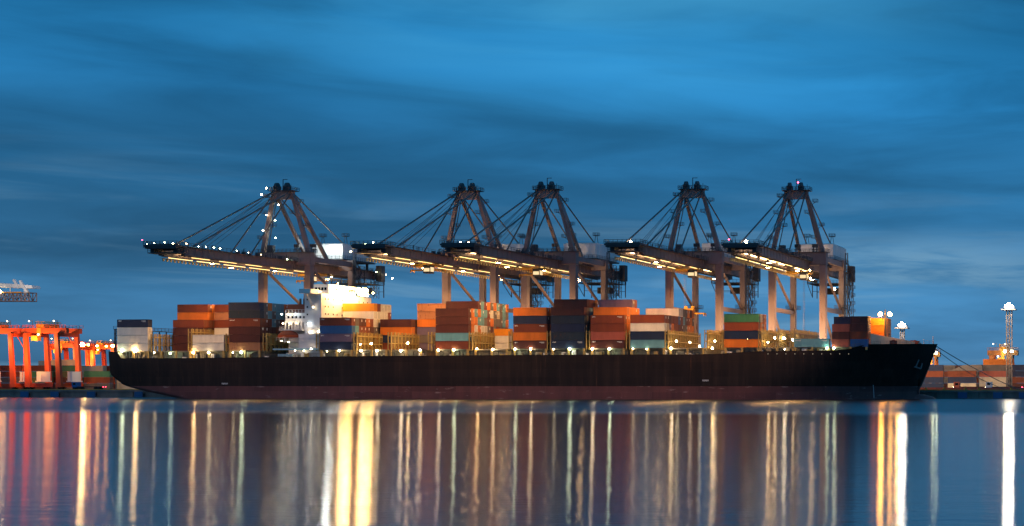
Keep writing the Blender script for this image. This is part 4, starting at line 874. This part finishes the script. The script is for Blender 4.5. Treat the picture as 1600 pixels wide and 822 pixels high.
# ------------------------------------------------------------------ yard stacks
def yard(px, Y, cols, place, ln=40, grp='containers stacked in the yard'):
    x0 = X(px, Y)
    for k, c in enumerate(cols):
        container(x0, Y, QZ + .03 + k * 2.62, ln, c, f"{CNAME[c]} yard container, {'ground' if k == 0 else ORD[k]} tier, {place}", grp)
for me_ in (CM, DM): pass
CMY = container_mesh(12.19, 2.54)
_old = CM[40]; _od = DM[40]; CM[40] = CMY; DM[40] = [door_mesh(12.19, 2.54)] * 2
yard(-6, 612, 'RKRR', 'stack behind the partly seen orange crane', 40); yard(38, 616, 'DEGD', 'stack between the two nearer orange cranes'); yard(80, 620, 'KDEGZ', 'stack behind the standing orange crane legs')
yard(60, 650, 'KDRZZ', 'back row behind the orange crane'); yard(122, 630, 'REGGZ'[:1] + 'EZZ', 'stack nearest the orange crane, below the far beam'); yard(146, 634, 'DRTR', 'back stack beside the ship stern'); yard(131, 606, 'KRG', 'front stack beside the ship stern')
yard(180, 612, 'ZZK', 'stack hidden partly by the ship stern')
yard(1430, 650, 'BBRB', 'stack just past the bow'); yard(1481, 650, 'ZBR', 'second stack past the bow'); yard(1530, 652, 'ZZMK', 'stack beside the tall mast'); yard(1536, 662, 'KKKKO', 'row behind the stack beside the tall mast')
yard(1580.5, 650, 'DRBB', 'stack beyond the tall mast'); yard(1486, 668, 'KRKD', 'back row past the bow', 40); yard(1449, 664, 'DKRK', 'back row beside the bow', 40)
CM[40] = _old; DM[40] = _od
# grey heaped tarpaulin roof on the second stack
x0 = X(1485, 651); x1 = X(1536, 651); zz = QZ + 3 * 2.62 + .05
tr = MB(); tr.quadbox([(x0, 650.3, zz), (x1, 650.3, zz), (x1, 652.6, zz), (x0, 652.6, zz), (x0 + 5.5, 650.4, zz + 2.4), (x1 - .5, 650.4, zz + 2.6), (x1 - .5, 652.5, zz + 2.6), (x0 + 5.5, 652.5, zz + 2.4)])
tag(tr.build('tarpaulin_cover', M['K']), 'grey sloping tarpaulin cover on the second stack past the bow', 'cover')

# ------------------------------------------------------------------ floodlight masts
def mast(px, Y, py, label, wd, big, cage=True, base=None):
    z1 = Z(px, py, Y); r = empty('floodlight_mast', (X(px, Y), Y, QZ)); tag(r, label, 'light mast', 'tall floodlight masts')
    m = MB(); m.truss((0, 0, 0), (0, 0, z1 - QZ - 1), wd, wd, wd * 1.05, .2); m.tube((0, 0, 0), (0, 0, z1 - QZ - 1), .22); m.build('lattice_column', M['crane_dark'], r)
    h = MB(); h.box(-2.8, 2.8, -3.6, 2.2, z1 - QZ - 1.2, z1 - QZ - .9); h.railbox(-2, 2, -1.4, 1.4, z1 - QZ - .9, 1, 1, .1); h.build('lamp_platform', M['crane_dark'], r)  # platform widened to shade the column from its lamps
    for k, (dx, dz) in enumerate(((-1.0, .2), (1.0, .2), (0, 1.1))):
        MB().ball((dx, -1.5, z1 - QZ + dz), big, nu=10, nv=7).build('floodlight', M['l_mast'], r)
    shoreward((0, -9, z1 - QZ + 2), 60000, (1, .72, .45), r, 1.5, 60)
    return r
mast(1577, 600, 480, 'tall lattice floodlight mast on the quay beyond the bow, burning white', 2.1, .66)
mast(1410, 640, 509, 'floodlight mast showing over the forecastle of the ship', 1.6, .5)
sp = MB(); sp.beam((X(1583, 600), 600, QZ + 11), (X(1590, 600), 600, QZ + 17), .1)
# ------------------------------------------------------------------ small things on the quay
def truck(px, Y, label, cab, flip=1):
    r = empty('port_truck', (X(px, Y), Y, QZ)); tag(r, label, 'truck', 'vehicles on the quay')
    c = MB(); c.box(0, 2.3, 0, 2.4, .9, 3.1); c.box(.1, .3, .2, 2.2, 1.9, 2.9); c.build('cab', cab, r)
    MB().box(-.02, .0, .3, 2.1, 1.9, 2.8).box(.5, 1.7, -.02, 0, 1.9, 2.7).build('windscreen', M['glass'], r)
    MB().box(2.4, 13.5, .2, 2.2, .95, 1.3).build('trailer', M['D'], r)
    for x in (.8, 3.4, 10.2, 11.6):
        MB().tube((x, -.02, .5), (x, 2.42, .5), .5, n=14).build('wheel', M['rubber'], r)
    lamp(r, (-.05, .5, 1.1), .12, 'l_dim', 'headlight', 6, 4); lamp(r, (-.05, 1.9, 1.1), .12, 'l_dim', 'headlight', 6, 4)
    lamp(r, (13.6, .5, 1.1), .14, 'l_red', 'tail_light', 6, 4); lamp(r, (13.6, 1.9, 1.1), .14, 'l_red', 'tail_light', 6, 4)
truck(1540, 568, 'white cab truck with a low red trailer on the quay past the bow', M['white'])
truck(1490, 575, 'red cab truck with a low trailer on the quay nearest the bow', M['M'])
truck(112, 566, 'blue cab truck with a low trailer under the orange crane', M['L'])
rb = MB(); rb.box(X(1437, 563), X(1600, 563) + 30, 563, 563.6, QZ, QZ + 1.0)  # added red strip, stands for the red trail of passing vehicle lights
tag(rb.build('light_trail_strip', M['M']), 'long low red strip added in place of vehicle light trails on the quay', 'light trail strip')
for px in (1447, 1475, 1508, 1530, 1580): 
    bl = empty('bollard', (X(px, 555.5), 555.5, QZ)); MB().tube((0, 0, 0), (0, 0, .7), .35, n=12).build('post', M['yellow'], bl); MB().tube((0, 0, .7), (0, 0, .95), .55, .45, n=12).build('cap', M['yellow'], bl)
    tag(bl, {1447: 'yellow bollard right by the bulbous bow', 1475: 'yellow bollard between the bow and the red cab truck', 1508: 'yellow bollard in front of the red cab truck', 1530: 'yellow bollard just before the white cab truck', 1580: 'yellow bollard beyond the tall mast foot'}[px], 'bollard', 'bollards on the quay edge')
for px, pw in ((1462, 9000), (1505, 14000), (1555, 14000), (1600, 14000), (150, 9000)): shoreward((X(px, 590), 590, 18), pw, (1, .60, .30), None, 1.0, 84)  # unseen lights added to brighten the yard stacks
